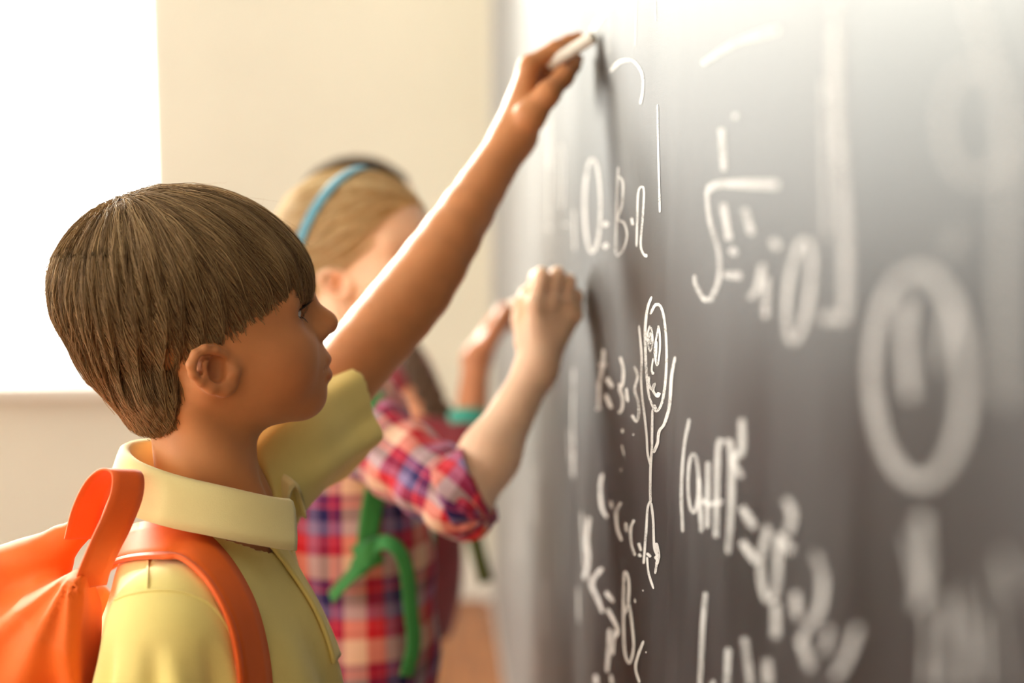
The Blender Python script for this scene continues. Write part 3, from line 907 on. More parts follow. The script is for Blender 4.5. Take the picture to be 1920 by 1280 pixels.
# hair
BF = np.array([-.13, -.050, -.030, -.012, -.003, -.001, .001, .0275, .0336, .0395, .050, .062, .076, .089, .2])
BW = np.array([-.039, -.038, -.036, -.031, -.018, .004, .030, .030, .029, .040, .052, .0585, .061, .062, .062])
def hair_cut(q):
    fe = q[:, 0] + .0
    return np.interp(fe, BF, BW) + .0022 * np.sin(q[:, 1] * 400 + q[:, 0] * 260)
def boy_hair_outer(q):
    d = ell(q, (-.0085, 0, .066), (.0985, .0765, .0790))
    d = smin(d, cap(q, (-.036, 0, .022), (-.010, 0, -.024), .050, .0340), .015)
    d = smin(d, ell(q, (-.024, 0, -.004), (.042, .0545, .046)), .012)
    d = smin(d, ell(q, (.0285, 0, .072), (.0620, .0665, .048)), .006)
    up = np.clip((q[:, 2] - np.interp(q[:, 0], BF, BW)) / .045, 0, 1)
    thick = np.interp(q[:, 2], [-.035, .01], [.0034, .0068]) + .014 * up * up * (3 - 2 * up)
    d = smax(d, skull_d(q) - thick, .008)
    # locks: long shallow ridges that run with the hair
    ph = np.arctan2(q[:, 1], q[:, 0] + .05)
    return d - .0006 * np.sin(ph * 21 + 2.0 * np.sin(q[:, 2] * 45)) * up - .0006 * np.sin(ph * 47 + q[:, 2] * 60)
def boy_hair_under(q):
    d = boy_hair_outer(q) + .0032
    return smax(d, hair_cut(q) - q[:, 2] + .004, .004)
Vh, Qh = sdf_mesh(boy_hair_under, (-.15, -.11, -.08), (.13, .11, .18), .0025)
hairb = link('hair', np_mesh('hair', HB.arr(Vh), Qh), M_HAIR_B_UNDER, boy)
def boy_flow(q):
    c = A(-.052, -.012, .135)
    r = q - c
    r /= np.linalg.norm(r, axis=1)[:, None] + 1e-6
    d = r + A(0, 0, -.55)
    d[:, 0] += .12 * np.clip((q[:, 2] - .02) / .1, 0, 1)
    low = np.clip((.03 - q[:, 2]) / .06, 0, 1)
    d[:, 0] += low * .45 * np.clip((-q[:, 0]) / .05, 0, 1)
    ph = q[:, 0] * 55 + q[:, 1] * 38
    d += (.10 * np.sin(ph + q[:, 2] * 25) + .07 * np.sin(ph * 2.7 + q[:, 2] * 60))[:, None] * A(.9, .5, .1)
    return d
NS = 23000
g = Vh[(Vh[:, 2] > hair_cut(Vh) + .001) & (np.linalg.norm(Vh - A(-.052, -.012, .135), axis=1) > .003)]
wt = np.where(g[:, 1] < .02, 1.0, .45)
st = g[rng.choice(len(g), NS, p=wt / wt.sum())] + rng.normal(0, .002, (NS, 3))
st = st - grad(boy_hair_outer, st) * boy_hair_outer(st)[:, None]
cutr = rng.random(NS) ** 2 * .006
def boy_stop(q):
    return q[:, 2] < hair_cut(q) - cutr
S = strands(boy_hair_outer, st, boy_flow, boy_stop, 13, .0048, -.0010, .10, (6, 13))
# darker partings between locks: their shade is put into the strand tone
cl = np.floor(S[:, 0] * 130)
lk = np.arctan2(S[:, 2, 1], S[:, 2, 0] + .05)
tone = np.clip(.42 + .13 * rng.normal(size=NS) + .14 * np.sin(lk * 21 + 2.0 * np.sin(S[:, 2, 2] * 45)) + .14 * np.sin(lk * 61 + S[:, 2, 2] * 40), 0, 1)
rad = np.linspace(1, .35, 13)[None] * (.00017 + .00018 * rng.random(NS))[:, None]
# a few strands lift off the crown
fly = rng.choice(NS, 130, replace=False)
top = fly[S[fly, 0, 2] > .11]
t = np.linspace(0, 1, 13)
for i in top:
    nrm = grad(boy_hair_outer, S[i, :1])[0]
    S[i] += (nrm + rng.normal(0, .4, 3)) * (t ** 1.6)[:, None] * rng.uniform(.006, .022)
    rad[i] *= .45
Vs, Qs = tubes(S, rad)
me = np_mesh('hair_strands', HB.arr(Vs), Qs)
fattr(me, 'tone', np.repeat(tone, 13 * 3))
link('hair_strands', me, M_HAIR_B, hairb, kind='stuff')
# nape wisps and eyebrow
def wisp(n, f):
    a = []
    for _ in range(n): a.append(f())
    return np.array(a)
for sd_ in (-1, 1):
    def brow_one():
        u = rng.random()
        b = A(.0875 - .013 * u ** 2, sd_ * (.014 + u * .030), .0605 + .004 * math.sin(u * 2.6) + rng.normal(0, .0012))
        tt = np.linspace(0, 1, 5)[:, None]
        return b + A(-.002, sd_ * .006, .0012) * tt
    B = wisp(130, brow_one)
    Bp = B.reshape(-1, 3); gd = grad(head_d, Bp); Bp = Bp - gd * (head_d(Bp) - .0003)[:, None]
    v, q = tubes(Bp.reshape(B.shape), np.repeat(np.linspace(.00018, .00006, 5)[None], 130, 0))
    me = np_mesh('eyebrow', HB.arr(v), q); fattr(me, 'tone', np.full(len(v), .15))
    link('eyebrow', me, M_HAIR_B, boy)

# polo shirt
sl_hem = P(608, 778, 1.275)
sl_ax = sl_hem - b_shL; sl_ax /= np.linalg.norm(sl_ax)
slr_hem = BB(-.022, -.140, -.200)
def torso_shape(p):
    q = BB.loc(p)
    d = ell(q, (-.004, 0, -.185), (.092, .122, .155))
    d = smin(d, ell(q, (.004, 0, -.33), (.092, .118, .22)), .05)
    d = smin(d, cap(p, BB(-.012, 0, -.082), BB(-.012, -.108, -.088), .046, .045), .03)
    d = smin(d, cap(p, BB(-.012, 0, -.082), b_shL, .046, .048), .03)
    return d
def shirt_folds(p):
    q = BB.loc(p)
    a = np.clip((-q[:, 2] - .06) / .10, 0, 1)
    front = np.clip(q[:, 0] / .05, 0, 1)
    dg = q[:, 2] * 55 + q[:, 0] * 70 + q[:, 1] * 30
    return a * (.0028 * np.sin(dg + 1.5 * np.sin(q[:, 1] * 40)) + front * .0030 * np.sin(q[:, 1] * 90 + q[:, 2] * 22 + 1.0))
def sleeveR(p):
    q = BB.loc(p)
    d = cap(p, BB(-.012, -.116, -.090), slr_hem, .047, .052)
    s = np.clip((-q[:, 2] - .075) / .05, 0, 1)
    ang = np.arctan2(q[:, 1] + .125, q[:, 0] + .015)
    return d + s * (.0058 * np.sin(ang * 7 + .6) + .0020 * np.sin(ang * 13 + q[:, 2] * 30))
def sleeveL(p):
    d = cap(p, b_shL, sl_hem + sl_ax * .03, .050, .060)
    v_ = p - sl_hem
    u = v_ - np.outer(v_ @ sl_ax, sl_ax)
    ang = np.arctan2(u @ A(0, 0, 1), u @ rgt)
    return d + .0040 * np.sin(ang * 6) + .0012 * np.sin(ang * 11 + 1)
def shirt_solid(p):
    d = smin(torso_shape(p) + shirt_folds(p), sleeveR(p), .012)
    return smin(d, sleeveL(p), .025)
def neck_hole(p):
    return cap(p, BB(.004, 0, .12), BB(.004, 0, -.075), .05, .046)
def placket_cut(p):
    q = BB.loc(p)
    return np.maximum(np.maximum(np.abs(q[:, 1] - .002) - .004 - .10 * np.clip(q[:, 2] + .10, 0, .2), -.13 - q[:, 2]), .02 - q[:, 0])
def shirt_d(p):
    o = shirt_solid(p)
    d = np.maximum(o, -(o + .0075))
    d = smax(d, -neck_hole(p), .004)
    d = np.maximum(d, -placket_cut(p))
    d = np.maximum(d, np.where((p - b_shL) @ sl_ax > .03, pl(p, sl_hem, sl_ax), -1))
    q = BB.loc(p)
    d = np.maximum(d, np.where((q[:, 1] < -.09), pl(p, slr_hem, slr_hem - b_shR), -1))
    return np.maximum(d, -.475 - q[:, 2])
V, Q = sdf_mesh(shirt_d, BB.o + A(-.30, -.35, -.52), BB.o + A(.42, .48, .25), .0028, 4, 1.8)
shirt = link('polo_shirt', np_mesh('polo_shirt', V, Q), M_YELLOW, boy)

# collar: a stand that rises round the neck, folds over and falls as a flat leaf
def collar(fr, mat, root, rf=.067, rl=.062, c=(.002, 0, .008), slope=-.24, leaf=.034, open_deg=24, name='collar'):
    prof = [(-.010, -.030, 0), (-.009, -.018, 0), (-.0075, -.008, 0), (-.005, -.0015, 0), (-.001, .0012, 0), (.0025, -.0005, .05), (.005, -.006, .15),
            (.0085, -.016, .45), (.0125, -.026, .75), (.0155, -leaf, 1.0), (.0140, -leaf - .0006, 1.0), (.0105, -.026, .75), (.0062, -.016, .45), (.0030, -.007, .15), (.0008, -.0028, .05), (-.0012, -.0016, 0), (-.0030, -.0035, 0), (-.0052, -.010, 0), (-.0068, -.019, 0), (-.0078, -.030, 0)]
    n = 90
    V, F = [], []
    k = len(prof)
    for i in range(n):
        u = i / (n - 1)
        for (dr, dw, back) in prof:
            o = math.radians(open_deg + back * 15)
            th = o + u * (2 * math.pi - 2 * o)          # 0 = front
            x, y = math.cos(th), math.sin(th)
            f_, l_ = (rf + dr) * x, (rl + dr) * y
            endlift = .004 * (abs(2 * u - 1) ** 6)
            w_ = c[2] + slope * rf * x + dw * (1.0 + .12 * max(0, x)) - .010 * max(0, x) ** 2 + .004 * math.sin(2 * th) * back * 0
            V.append(fr(c[0] + f_ + (.004 * back * max(0, x)), c[1] + l_, w_ + endlift * 0))
    for i in range(n - 1):
        for j in range(k):
            F.append((i * k + j, i * k + (j + 1) % k, (i + 1) * k + (j + 1) % k, (i + 1) * k + j))
    F += [tuple(range(k))[::-1], tuple((n - 1) * k + j for j in range(k))]
    return link(name, pydata(name, V, F), mat, root)
collar(BB, M_YELLOW_RIB, boy)

def surf_band(name, f, left, right, thick, mat, parent, n=40, lift=.002, kind=None, bulge=0.0):
    a = cast(f, catmull(left, n), lift=lift); b = cast(f, catmull(right, n), lift=lift)
    mid = (a + b) / 2
    tan = np.gradient(mid, axis=0)
    nr = np.cross(tan, b - a)
    nr *= np.sign((nr * (CAM - mid)).sum(1))[:, None]
    return slab(name, a, b, nr, thick, mat, parent, kind, bulge)
# placket bands and shirt seams
def front_strip(name, f, fr, l0, l1, w0, w1, lift, thick, mat, parent, n=24):
    w = np.linspace(w0, w1, n)
    out = []
    for l in (l0, l1):
        p = fr.arr(np.stack([np.full(n, .11), np.linspace(l[0], l[1], n), w], -1))
        for _ in range(8):
            p = p - fr.R[0] * (f(p) - lift)[:, None] * .9
        out.append(p)
    slab(name, out[0], out[1], grad(f, (out[0] + out[1]) / 2), thick, mat, parent)
front_strip('placket', shirt_solid, BB, (-.024, -.011), (-.004, .009), -.050, -.150, .0030, .0030, M_YELLOW, boy)
front_strip('placket', shirt_solid, BB, (.010, -.004), (.026, .013), -.050, -.148, .0008, .0026, M_YELLOW, boy)
surf_band('seam', shirt_solid, [(214, 1122), (240, 1112), (290, 1104), (345, 1108), (395, 1130), (432, 1180), (452, 1240)], [(214, 1126), (240, 1116), (290, 1108), (345, 1112), (393, 1134), (429, 1182), (449, 1241)], .0016, M_YELLOW, boy, lift=.0004)
surf_band('seam', shirt_solid, [(276, 1046), (275, 1075), (274, 1104)], [(280, 1046), (279, 1075), (278, 1104)], .0016, M_YELLOW, boy, 12, lift=.0004)

legs_and_shoes(boy, BB, -.50, M_DENIM, M_SHOE, M_SOLE, 0)

# ------------------------------------------------------------------ the boy's backpack
pack = empty('backpack', BB(-.18, 0, -.42), 'bright orange fabric backpack worn on the back of the child in yellow', 'backpack')
def pack_d(p):
    q = BB.loc(p)
    d = rbox(q, (-.165, .0, -.275), (.085, .140, .185), .075)
    # gathered up to the handle at the top near the wearer
    d = smin(d, chain(p, [P(150, 992, 1.06), P(75, 1050, 1.07), P(-40, 1105, 1.08)], [.010, .016, .026], .02), .035)
    d = smin(d, cap(p, P(196, 1062, 1.005), P(160, 1170, 1.015), .012, .045), .045)
    d = smin(d, cap(p, P(204, 1092, .995), P(200, 1330, .995), .010, .024), .02)
    hub = P(172, 1035, 1.05)
    v_ = p - hub
    r = np.linalg.norm(v_, axis=1)
    ang = np.arctan2(v_[:, 2], v_ @ rgt)
    fold = .0030 * np.sin(ang * 11 + 1.5 * np.sin(r * 10)) * np.clip((r - .02) / .06, 0, 1) * np.clip(1.3 - r / .25, 0, 1)
    d = d + fold
    # flat where it lies against the wearer's back
    return smax(d, q[:, 0] + .074, .012)
V, Q = sdf_mesh(pack_d, BB.o + A(-.40, -.28, -.48), BB.o + A(.02, .28, .06), .003, 4, 2.4)
link('bag_body', np_mesh('bag_body', V, Q), M_ORANGE, pack)
def pocket(root, fr, c, h, mat, thick=.02):
    V, Q = sdf_mesh(lambda p: rbox(fr.loc(p), c, h, thick), fr.o + A(-.42, -.3, -.6), fr.o + A(.1, .3, .1), .005, 4)
    po = link('front_pocket', np_mesh('front_pocket', V, Q), mat, root)
    zp = [fr(c[0] - h[0] - .001, y, c[2] + h[2] * .55) for y in np.linspace(-h[1] * .8, h[1] * .8, 12)]
    ribbon('zip', zp, A(0, 0, 1), .008, .003, mat, po, 24)
pocket(pack, BB, (-.245, 0, -.335), (.028, .105, .085), M_ORANGE)
hd = [P(150, 1010, 1.05), P(164, 955, 1.046), P(188, 906, 1.04), P(216, 882, 1.032), P(238, 888, 1.022), P(238, 925, 1.014), P(220, 975, 1.008), P(196, 1025, 1.004), P(176, 1072, 1.006), P(168, 1100, 1.012)]
ribbon('handle_loop', hd, -.70 * fwd - .68 * rgt + .1 * upv, .025, .0018, M_ORANGE_WEB, pack, 60)
L_ = [(176, 1062), (205, 1020), (250, 985), (320, 977), (372, 990), (425, 1040), (468, 1110), (492, 1180), (506, 1260), (508, 1330)]
R_ = [(176, 1090), (205, 1062), (245, 1048), (310, 1044), (342, 1048), (385, 1086), (420, 1145), (438, 1200), (447, 1262), (448, 1330)]
surf_band('shoulder_strap', shirt_solid, L_, R_, .0032, M_ORANGE, pack, 70, lift=.0032)
surf_band('strap_edging', shirt_solid, [(x - 1, y) for x, y in R_], [(x + (7 if i > 3 else 0), y - (0 if i > 3 else 6)) for i, (x, y) in enumerate(R_)], .0036, M_ORANGE_WEB, pack, 70, lift=.0052)
def strapL(p): return shirt_solid(p)
sl = [BB(-.112, .075, -.10), BB(-.075, .085, -.02), BB(-.012, .090, .018), BB(.028, .112, -.02), BB(.048, .118, -.12), BB(.052, .120, -.24), BB(.02, .128, -.36), BB(-.10, .085, -.40)]
slp = catmull(sl, 40)
for _ in range(6):
    slp = slp - grad(shirt_solid, slp) * np.clip(shirt_solid(slp) - .007, -.03, .03)[:, None] * (np.clip((BB.loc(slp)[:, 0] + .10) / .02, 0, 1))[:, None]
ribbon('shoulder_strap', slp[::2], BB.R[1], .034, .0032, M_ORANGE, pack, 50)

# the stick of chalk in the boy's hand
def stick(name, a, b, r, label):
    a, b = np.asarray(a), np.asarray(b)
    def f(p):
        d = cap(p, a, b, r, r * .92)
        ax = (b - a) / np.linalg.norm(b - a)
        return smax(smax(d, (p - b) @ ax - .0005, .002), -((p - a) @ ax) - .0005, .002)
    V, Q = sdf_mesh(f, np.minimum(a, b) - r * 2, np.maximum(a, b) + r * 2, .0012, 3)
    o = link(name, np_mesh(name, V, Q), M_CHALKSTICK)
    tag(o, label, 'chalk', 'sticks of chalk in hand')
tip = on_board(1113, 69, .0062)
stick('chalk_stick', P(1030, 121, 1.425), tip, .0066, 'white chalk stick pressed to the board by the raised arm')

# ------------------------------------------------------------------ the girl
M_SKIN_G = m_skin('girl_skin', lin(250, 212, 182))
M_HAIR_G = m_hair('blond_hair', lin(204, 162, 100), lin(255, 236, 190), 0.4)
M_HAIR_G_UNDER = m_simple('blond_hair_base', lin(226, 190, 130), 0.6, 0.15, 90)
M_BAND = m_simple('blue_headband', lin(88, 152, 176), 0.5, 0.04, 60, 0.1, 500)
M_GREEN = m_cloth('green_webbing', lin(40, 134, 62), 0.08, 900, 0.3, 0.7)
M_SKIRT = m_cloth('navy_cotton', lin(34, 32, 62), 0.1, 800, 0.3)
def m_plaid():
    t = NT('pink_navy_plaid')
    cr, cn, lv, nv, mg, pk = lin(232, 206, 186), lin(206, 18, 56), lin(162, 150, 192), lin(36, 22, 112), lin(150, 22, 104), lin(236, 104, 124)
    seq = [(0.0, cr), (0.22, cn), (0.36, pk), (0.40, cn), (0.46, lv), (0.62, nv), (0.78, pk), (0.81, mg), (0.94, cr)]
    cols = []
    for name, per in (('plaid_u', .082), ('plaid_v', .098)):
        at = t.n('ShaderNodeAttribute', attribute_name=name)
        dv = t.n('ShaderNodeMath', operation='DIVIDE'); dv.inputs[1].default_value = per; t.l(at.outputs['Fac'], dv.inputs[0])
        fr = t.n('ShaderNodeMath', operation='FRACT'); t.l(dv.outputs[0], fr.inputs[0])
        cols.append(t.ramp(fr.outputs[0], seq, 'CONSTANT'))
    mx = t.n('ShaderNodeMix', data_type='RGBA'); mx.inputs['Factor'].default_value = 0.5
    t.l(cols[0], mx.inputs[6]); t.l(cols[1], mx.inputs[7])
    gm = t.n('ShaderNodeGamma'); gm.inputs['Gamma'].default_value = 1.3; t.l(mx.outputs[2], gm.inputs['Color'])
    t.l(gm.outputs[0], t.b.inputs['Base Color'])
    t.set(Roughness=0.85, Sheen_Weight=0.1)
    t.bump(t.noise(900, 2, t.coord()).outputs['Fac'], 0.2, 0.0006)
    return t.m
M_PLAID = m_plaid()
HG = Frame(P(677, 543, 1.66), -27, 0, 0, .97)
GB = Frame(P(650, 716, 1.68), 15)
girl = empty('person', (GB.o[0], GB.o[1], 0), 'child in a pink and navy plaid shirt with fair hair and a blue headband', 'person')
g_shR, g_shL = P(688, 815, 1.57), GB(0, .112, -.045)
g_elR, g_wrR = P(868, 945, 1.445), P(1006, 690, 1.502)
g_elL, g_wrL = GB(.0, .135, -.25), GB(.08, .125, -.43)
gh_m = [P(1002, 572, 1.496), P(1032, 566, 1.507), P(1060, 572, 1.518), P(1076, 590, 1.522)]
gh_f = [[P(1016, 515, 1.500), P(1006, 520, 1.528), P(996, 548, 1.534)],
        [P(1045, 514, 1.514), P(1038, 520, 1.545), P(1028, 550, 1.550)],
        [P(1066, 528, 1.524), P(1058, 534, 1.552), P(1050, 560, 1.552)],
        [P(1080, 555, 1.530), P(1070, 562, 1.552), P(1062, 584, 1.550)]]
gh_t = [P(990, 640, 1.508), P(980, 600, 1.518), P(980, 572, 1.525), P(986, 550, 1.530)]
def girl_skin(p):
    d = near(p, HG(0, 0, .045), .17, .03, lambda u: head_d(HG.loc(u), closed=True))
    d = smin(d, cap(p, HG(-.012, 0, -.005), GB(-.005, 0, 0), .041, .041), .018)
    d = smin(d, ell(GB.loc(p), (-.005, 0, -.14), (.066, .098, .13)), .03)
    d = smin(d, cap(p, GB(-.01, 0, -.03), g_shR, .032, .032), .03)
    d = smin(d, cap(p, GB(-.01, 0, -.03), g_shL, .032, .032), .03)
    d = smin(d, ell(GB.loc(p), (0, 0, -.33), (.066, .092, .16)), .03)
    d = smin(d, chain(p, [g_shR, g_elR], [.033, .028], .01), .02)
    d = smin(d, chain(p, [g_elR, g_elR * .65 + g_wrR * .35, g_wrR], [.0275, .0285, .0195], .02), .012)
    d = smin(d, chain(p, [g_shL, g_elL, g_wrL], [.032, .027, .02], .01), .02)
    d = smin(d, cap(p, g_wrL, g_wrL + A(.03, 0, -.05), .02, .017), .012)
    for i in range(4):
        a = g_wrL + A(.022 + .010 * i, -.004 * i, -.055)
        d = smin(d, chain(p, [a, a + A(.006, 0, -.03), a + A(-.004, .008, -.055)], [.0082, .0075, .006], .003), .004)
    d = smin(d, near(p, P(1030, 590, 1.52), .14, .03, lambda u: hand_d(u, g_wrR, .0205, gh_m, gh_f, [.0086, .0080, .0074, .0066], gh_t, [.0130, .0108, .0090, .0076])), .014)
    return d
V, Q = sdf_mesh(girl_skin, np.minimum(GB(-.2, -.3, -.55), P(480, 280, 1.7)) - A(.05, .1, 0), np.maximum(P(1100, 480, 1.6), GB(.1, .3, .3)) + .05, .0026, 4)
me = np_mesh('body', V, Q)
fattr(me, 'rosy', rosy_of(HG.loc(V)))
link('body', me, M_SKIN_G, girl)
eyes(HG, girl, (1, -.1, -.1))
lashes(HG, girl, M_LASH, n=14)
def g_outer(q):
    d = ell(q, (-.010, 0, .063), (.102, .0760, .0815))
    return smin(d, cap(q, (-.055, 0, .03), (-.06, 0, -.01), .045, .035), .025)
def g_cut(q):
    fh = np.interp(q[:, 2], [-.03, -.01, .005, .02, .05, .08, .106, .13], [.0, .012, .020, .040, .053, .062, .077, .10])
    low = np.interp(q[:, 0], [-.06, -.034, -.028, -.02, .012, .02, .05], [-.045, -.02, .01, .022, .022, .012, .0])
    return smax(q[:, 0] - fh, low - q[:, 2], .006)
def g_hair(q):
    return smax(g_outer(q) + .002, g_cut(q), .005)
Vh, Qh = sdf_mesh(g_hair, (-.16, -.11, -.08), (.13, .11, .18), .003)
hairg = link('hair', np_mesh('hair', HG.arr(Vh), Qh), M_HAIR_G_UNDER, girl)
def g_flow(q):
    d = A(-1.0, 0, -.42) + 0 * q
    d[:, 2] += -.35 * np.clip((q[:, 0] + .02) / .08, 0, 1) * np.clip(np.abs(q[:, 1]) / .05, 0, 1)
    d[:, 2] += .35 * np.clip((.02 - q[:, 2]) / .05, 0, 1)
    return d + (.08 * np.sin(q[:, 2] * 150 + q[:, 0] * 40))[:, None] * A(0, 0, 1)
NG = 5200
st = Vh[g_cut(Vh) < -.001]
st = st[rng.choice(len(st), NG)] + rng.normal(0, .0015, (NG, 3))
st = st - grad(g_outer, st) * g_outer(st)[:, None]
S = strands(g_outer, st, g_flow, lambda q: (q[:, 0] < -.105) | ((q[:, 2] < .0) & (q[:, 0] > -.03)), 11, .007, -.0004, .06, (6, 11))
tone = np.clip(.5 + .22 * rng.normal(size=NG) + .2 * np.sin(S[:, 3, 2] * 260), 0, 1)
Vs, Qs = tubes(S, np.linspace(1, .5, 11)[None] * (.0004 + .0003 * rng.random(NG))[:, None])
me = np_mesh('hair_strands', HG.arr(Vs), Qs); fattr(me, 'tone', np.repeat(tone, 33))
link('hair_strands', me, M_HAIR_G, hairg, kind='stuff')
def tail(q):
    z = q[:, 2]
    d = chain(q, [(-.100, 0, .03), (-.128, 0, .0), (-.130, 0, -.06), (-.115, 0, -.14)], [.020, .024, .024, .008], .01)
    return d + .0016 * np.sin(np.arctan2(q[:, 1], q[:, 0] + .12) * 9)
Vt, Qt = sdf_mesh(tail, (-.18, -.06, -.2), (-.05, .06, .08), .004, 3)
link('ponytail', np_mesh('ponytail', HG.arr(Vt), Qt), M_HAIR_G_UNDER, hairg)
hb = empty('headband', HG(-.02, 0, .03), 'narrow blue headband across the fair hair of the child in plaid', 'headband')
a_ = np.radians(np.linspace(-112, 112, 60))
bc = np.stack([-.034 + .042 * np.cos(a_), .0800 * np.sin(a_), .061 + .0868 * np.cos(a_)], -1)
for _ in range(6):
    bc = bc - grad(g_outer, bc) * (g_outer(bc) - .0022)[:, None]
tn = np.gradient(bc, axis=0); nr = grad(g_outer, bc); wd = np.cross(tn, nr); wd /= np.linalg.norm(wd, axis=1)[:, None]
slab('band', HG.arr(bc - wd * .0065), HG.arr(bc + wd * .0065), HG.vec(nr), .0028, M_BAND, hb)

# plaid shirt: body, rolled sleeves with cuffs, collar
def g_torso(p):
    q = GB.loc(p)
    d = ell(q, (0, 0, -.14), (.092, .116, .16))
    d = smin(d, ell(q, (.006, 0, -.33), (.098, .120, .24)), .05)
    d = smin(d, cap(p, GB(-.008, 0, -.032), g_shR, .047, .044), .04)
    d = smin(d, cap(p, GB(-.008, 0, -.032), g_shL, .047, .044), .04)
    a = np.clip((-q[:, 2] - .08) / .12, 0, 1)
    return d + a * (.003 * np.sin(q[:, 1] * 75 + q[:, 2] * 15) + .0018 * np.sin(q[:, 2] * 60 + q[:, 0] * 50))
def g_shirt(p):
    o = g_torso(p)
    d = np.maximum(o, -(o + .008))
    d = smax(d, -cap(p, GB(.004, 0, .12), GB(.004, 0, -.05), .05, .044), .004)
    return np.maximum(d, -.50 - GB.loc(p)[:, 2])
V, Q = sdf_mesh(g_shirt, GB.o + A(-.3, -.3, -.55), GB.o + A(.3, .3, .2), .0036, 4, 1.8)
me = np_mesh('plaid_shirt', V, Q)
q = GB.loc(V)
fattr(me, 'plaid_u', np.arctan2(q[:, 1], q[:, 0]) * .105 + 5.02); fattr(me, 'plaid_v', q[:, 2] + 5 + .004 * np.sin(q[:, 1] * 50))
link('plaid_shirt', me, M_PLAID, girl)
def g_sleeve(name, a, b, r0, r1, c0, c1, fold):
    a, b = np.asarray(a), np.asarray(b)
    ax = (b - a) / np.linalg.norm(b - a); ln = np.linalg.norm(b - a)
    s1 = np.cross(ax, A(0, 0, 1)); s1 /= np.linalg.norm(s1); s2 = np.cross(ax, s1)
    def co(p):
        v = p - a
        return v @ ax, np.arctan2(v @ s1, v @ s2)
    def f(p):
        t, an = co(p)
        o = cap(p, a, b, r0, r1) + fold * np.sin(t * 120 + np.sin(an * 2) * 2.2) * np.clip(t / .04, 0, 1) + fold * .6 * np.sin(an * 5 + t * 30)
        d = np.maximum(o, -(o + .007))
        return np.maximum(d, (p - c1) @ (c1 - c0) / np.linalg.norm(c1 - c0))
    V, Q = sdf_mesh(f, np.minimum(a, b) - .08, np.maximum(a, b) + .08, .0034, 4, 1.8)
    me = np_mesh(name, V, Q)
    t, an = co(V)
    fattr(me, 'plaid_u', an * .055 + 5.03); fattr(me, 'plaid_v', t + 5.02)
    sl = link(name, me, M_PLAID, girl)
    cx = (c1 - c0) / np.linalg.norm(c1 - c0)
    def fc(p):
        t, an = co(p)
        v = p - c0
        o = np.linalg.norm(v - np.outer(v @ cx, cx), axis=1) - (r1 + .003 + .0012 * np.sin(an * 4 + 1))
        d = np.maximum(o, -(o + .006))
        return smax(np.maximum(d, (p - c1) @ cx), -((p - c0) @ cx), .004)
    V, Q = sdf_mesh(fc, np.minimum(c0, c1) - .08, np.maximum(c0, c1) + .08, .0032, 4, 1.6)
    me = np_mesh('cuff', V, Q); t, an = co(V)
    fattr(me, 'plaid_u', an * .055 + 5.05); fattr(me, 'plaid_v', t + 5.055)
    link('cuff', me, M_PLAID, sl)
g_sleeve('sleeve', g_shR - (g_elR - g_shR) * .05, P(866, 940, 1.45), .047, .0385, P(838, 938, 1.452), P(902, 908, 1.448), .0026)
g_sleeve('sleeve', g_shL, GB(.0, .135, -.235), .045, .040, GB(.0, .132, -.20), GB(.0, .136, -.24), .002)
cg = collar(GB, M_PLAID, girl, leaf=.040)
vv = np.array([v.co for v in cg.data.vertices]); q = GB.loc(vv)
fattr(cg.data, 'plaid_u', np.arctan2(q[:, 1], q[:, 0]) * .07 + 5); fattr(cg.data, 'plaid_v', q[:, 2] * 1.3 + 5.03)
legs_and_shoes(girl, GB, -.50, M_SKIRT, M_SHOE, M_SOLE, 0)

# the girl's green backpack
gp = empty('backpack', GB(-.17, 0, -.40), 'backpack with green webbing straps worn by the child in plaid', 'backpack')
def gp_d(p):
    q = GB.loc(p)
    d = rbox(q, (-.165, 0, -.235), (.065, .115, .160), .055)
    return smax(d, q[:, 0] + .106, .012)
V, Q = sdf_mesh(gp_d, GB.o + A(-.36, -.28, -.45), GB.o + A(.1, .28, .04), .005, 4, 1.8)
link('bag_body', np_mesh('bag_body', V, Q), M_GREEN, gp)
pocket(gp, GB, (-.230, 0, -.30), (.024, .085, .07), M_GREEN)
def g_all(p):
    return smin(g_torso(p), cap(p, g_shR, g_elR, .046, .036), .01)
surf_band('shoulder_strap', g_torso, [(655, 700), (672, 722), (690, 752), (702, 790), (700, 860), (682, 930), (672, 990), (668, 1045)], [(690, 690), (708, 722), (730, 758), (745, 800), (742, 860), (722, 930), (712, 990), (704, 1045)], .0032, M_GREEN, gp, 50, lift=.004)
fr_ = cast(g_torso, [(690, 1040)], lift=.012)[0]
zc = (fr_ - CAM) @ fwd
Zs = zc - .008
ribbon('strap_slide', [P(668, 1048, Zs), P(690, 1040, Zs - .004), P(712, 1030, Zs)], A(0, .1, 1), .030, .006, M_GREEN, gp, 12)
ribbon('strap_tail', [P(694, 1030, Zs), P(720, 1016, Zs - .012), P(748, 1032, Zs - .016), P(764, 1075, Zs - .014), P(770, 1140, Zs - .012), P(776, 1205, Zs - .010), P(762, 1268, Zs - .012)],
       [A(0, .6, .7), A(.1, .5, .8), A(.6, .5, .4), A(.9, .4, .1), A(.9, .4, 0), A(.9, .4, 0), A(.9, .4, 0)], .017, .0018, M_GREEN, gp, 50)
ribbon('strap_tail', [P(690, 1045, Zs), P(668, 1068, Zs - .004), P(645, 1092, Zs - .002), P(620, 1120, Zs)], A(.5, .3, .8), .022, .0020, M_GREEN, gp, 24)
ribbon('shoulder_strap', [GB(-.105, .065, -.12), GB(-.06, .07, -.005), GB(.005, .075, .018), GB(.075, .072, -.05), GB(.108, .07, -.15), GB(.112, .08, -.25), GB(.05, .122, -.34), GB(-.10, .09, -.36)], GB.R[1], .026, .003, M_GREEN, gp, 50)
stick('chalk_stick', P(992, 556, 1.520), P(955, 570, 1.530), .0060, 'short white chalk stick pinched in the fist resting on the board')

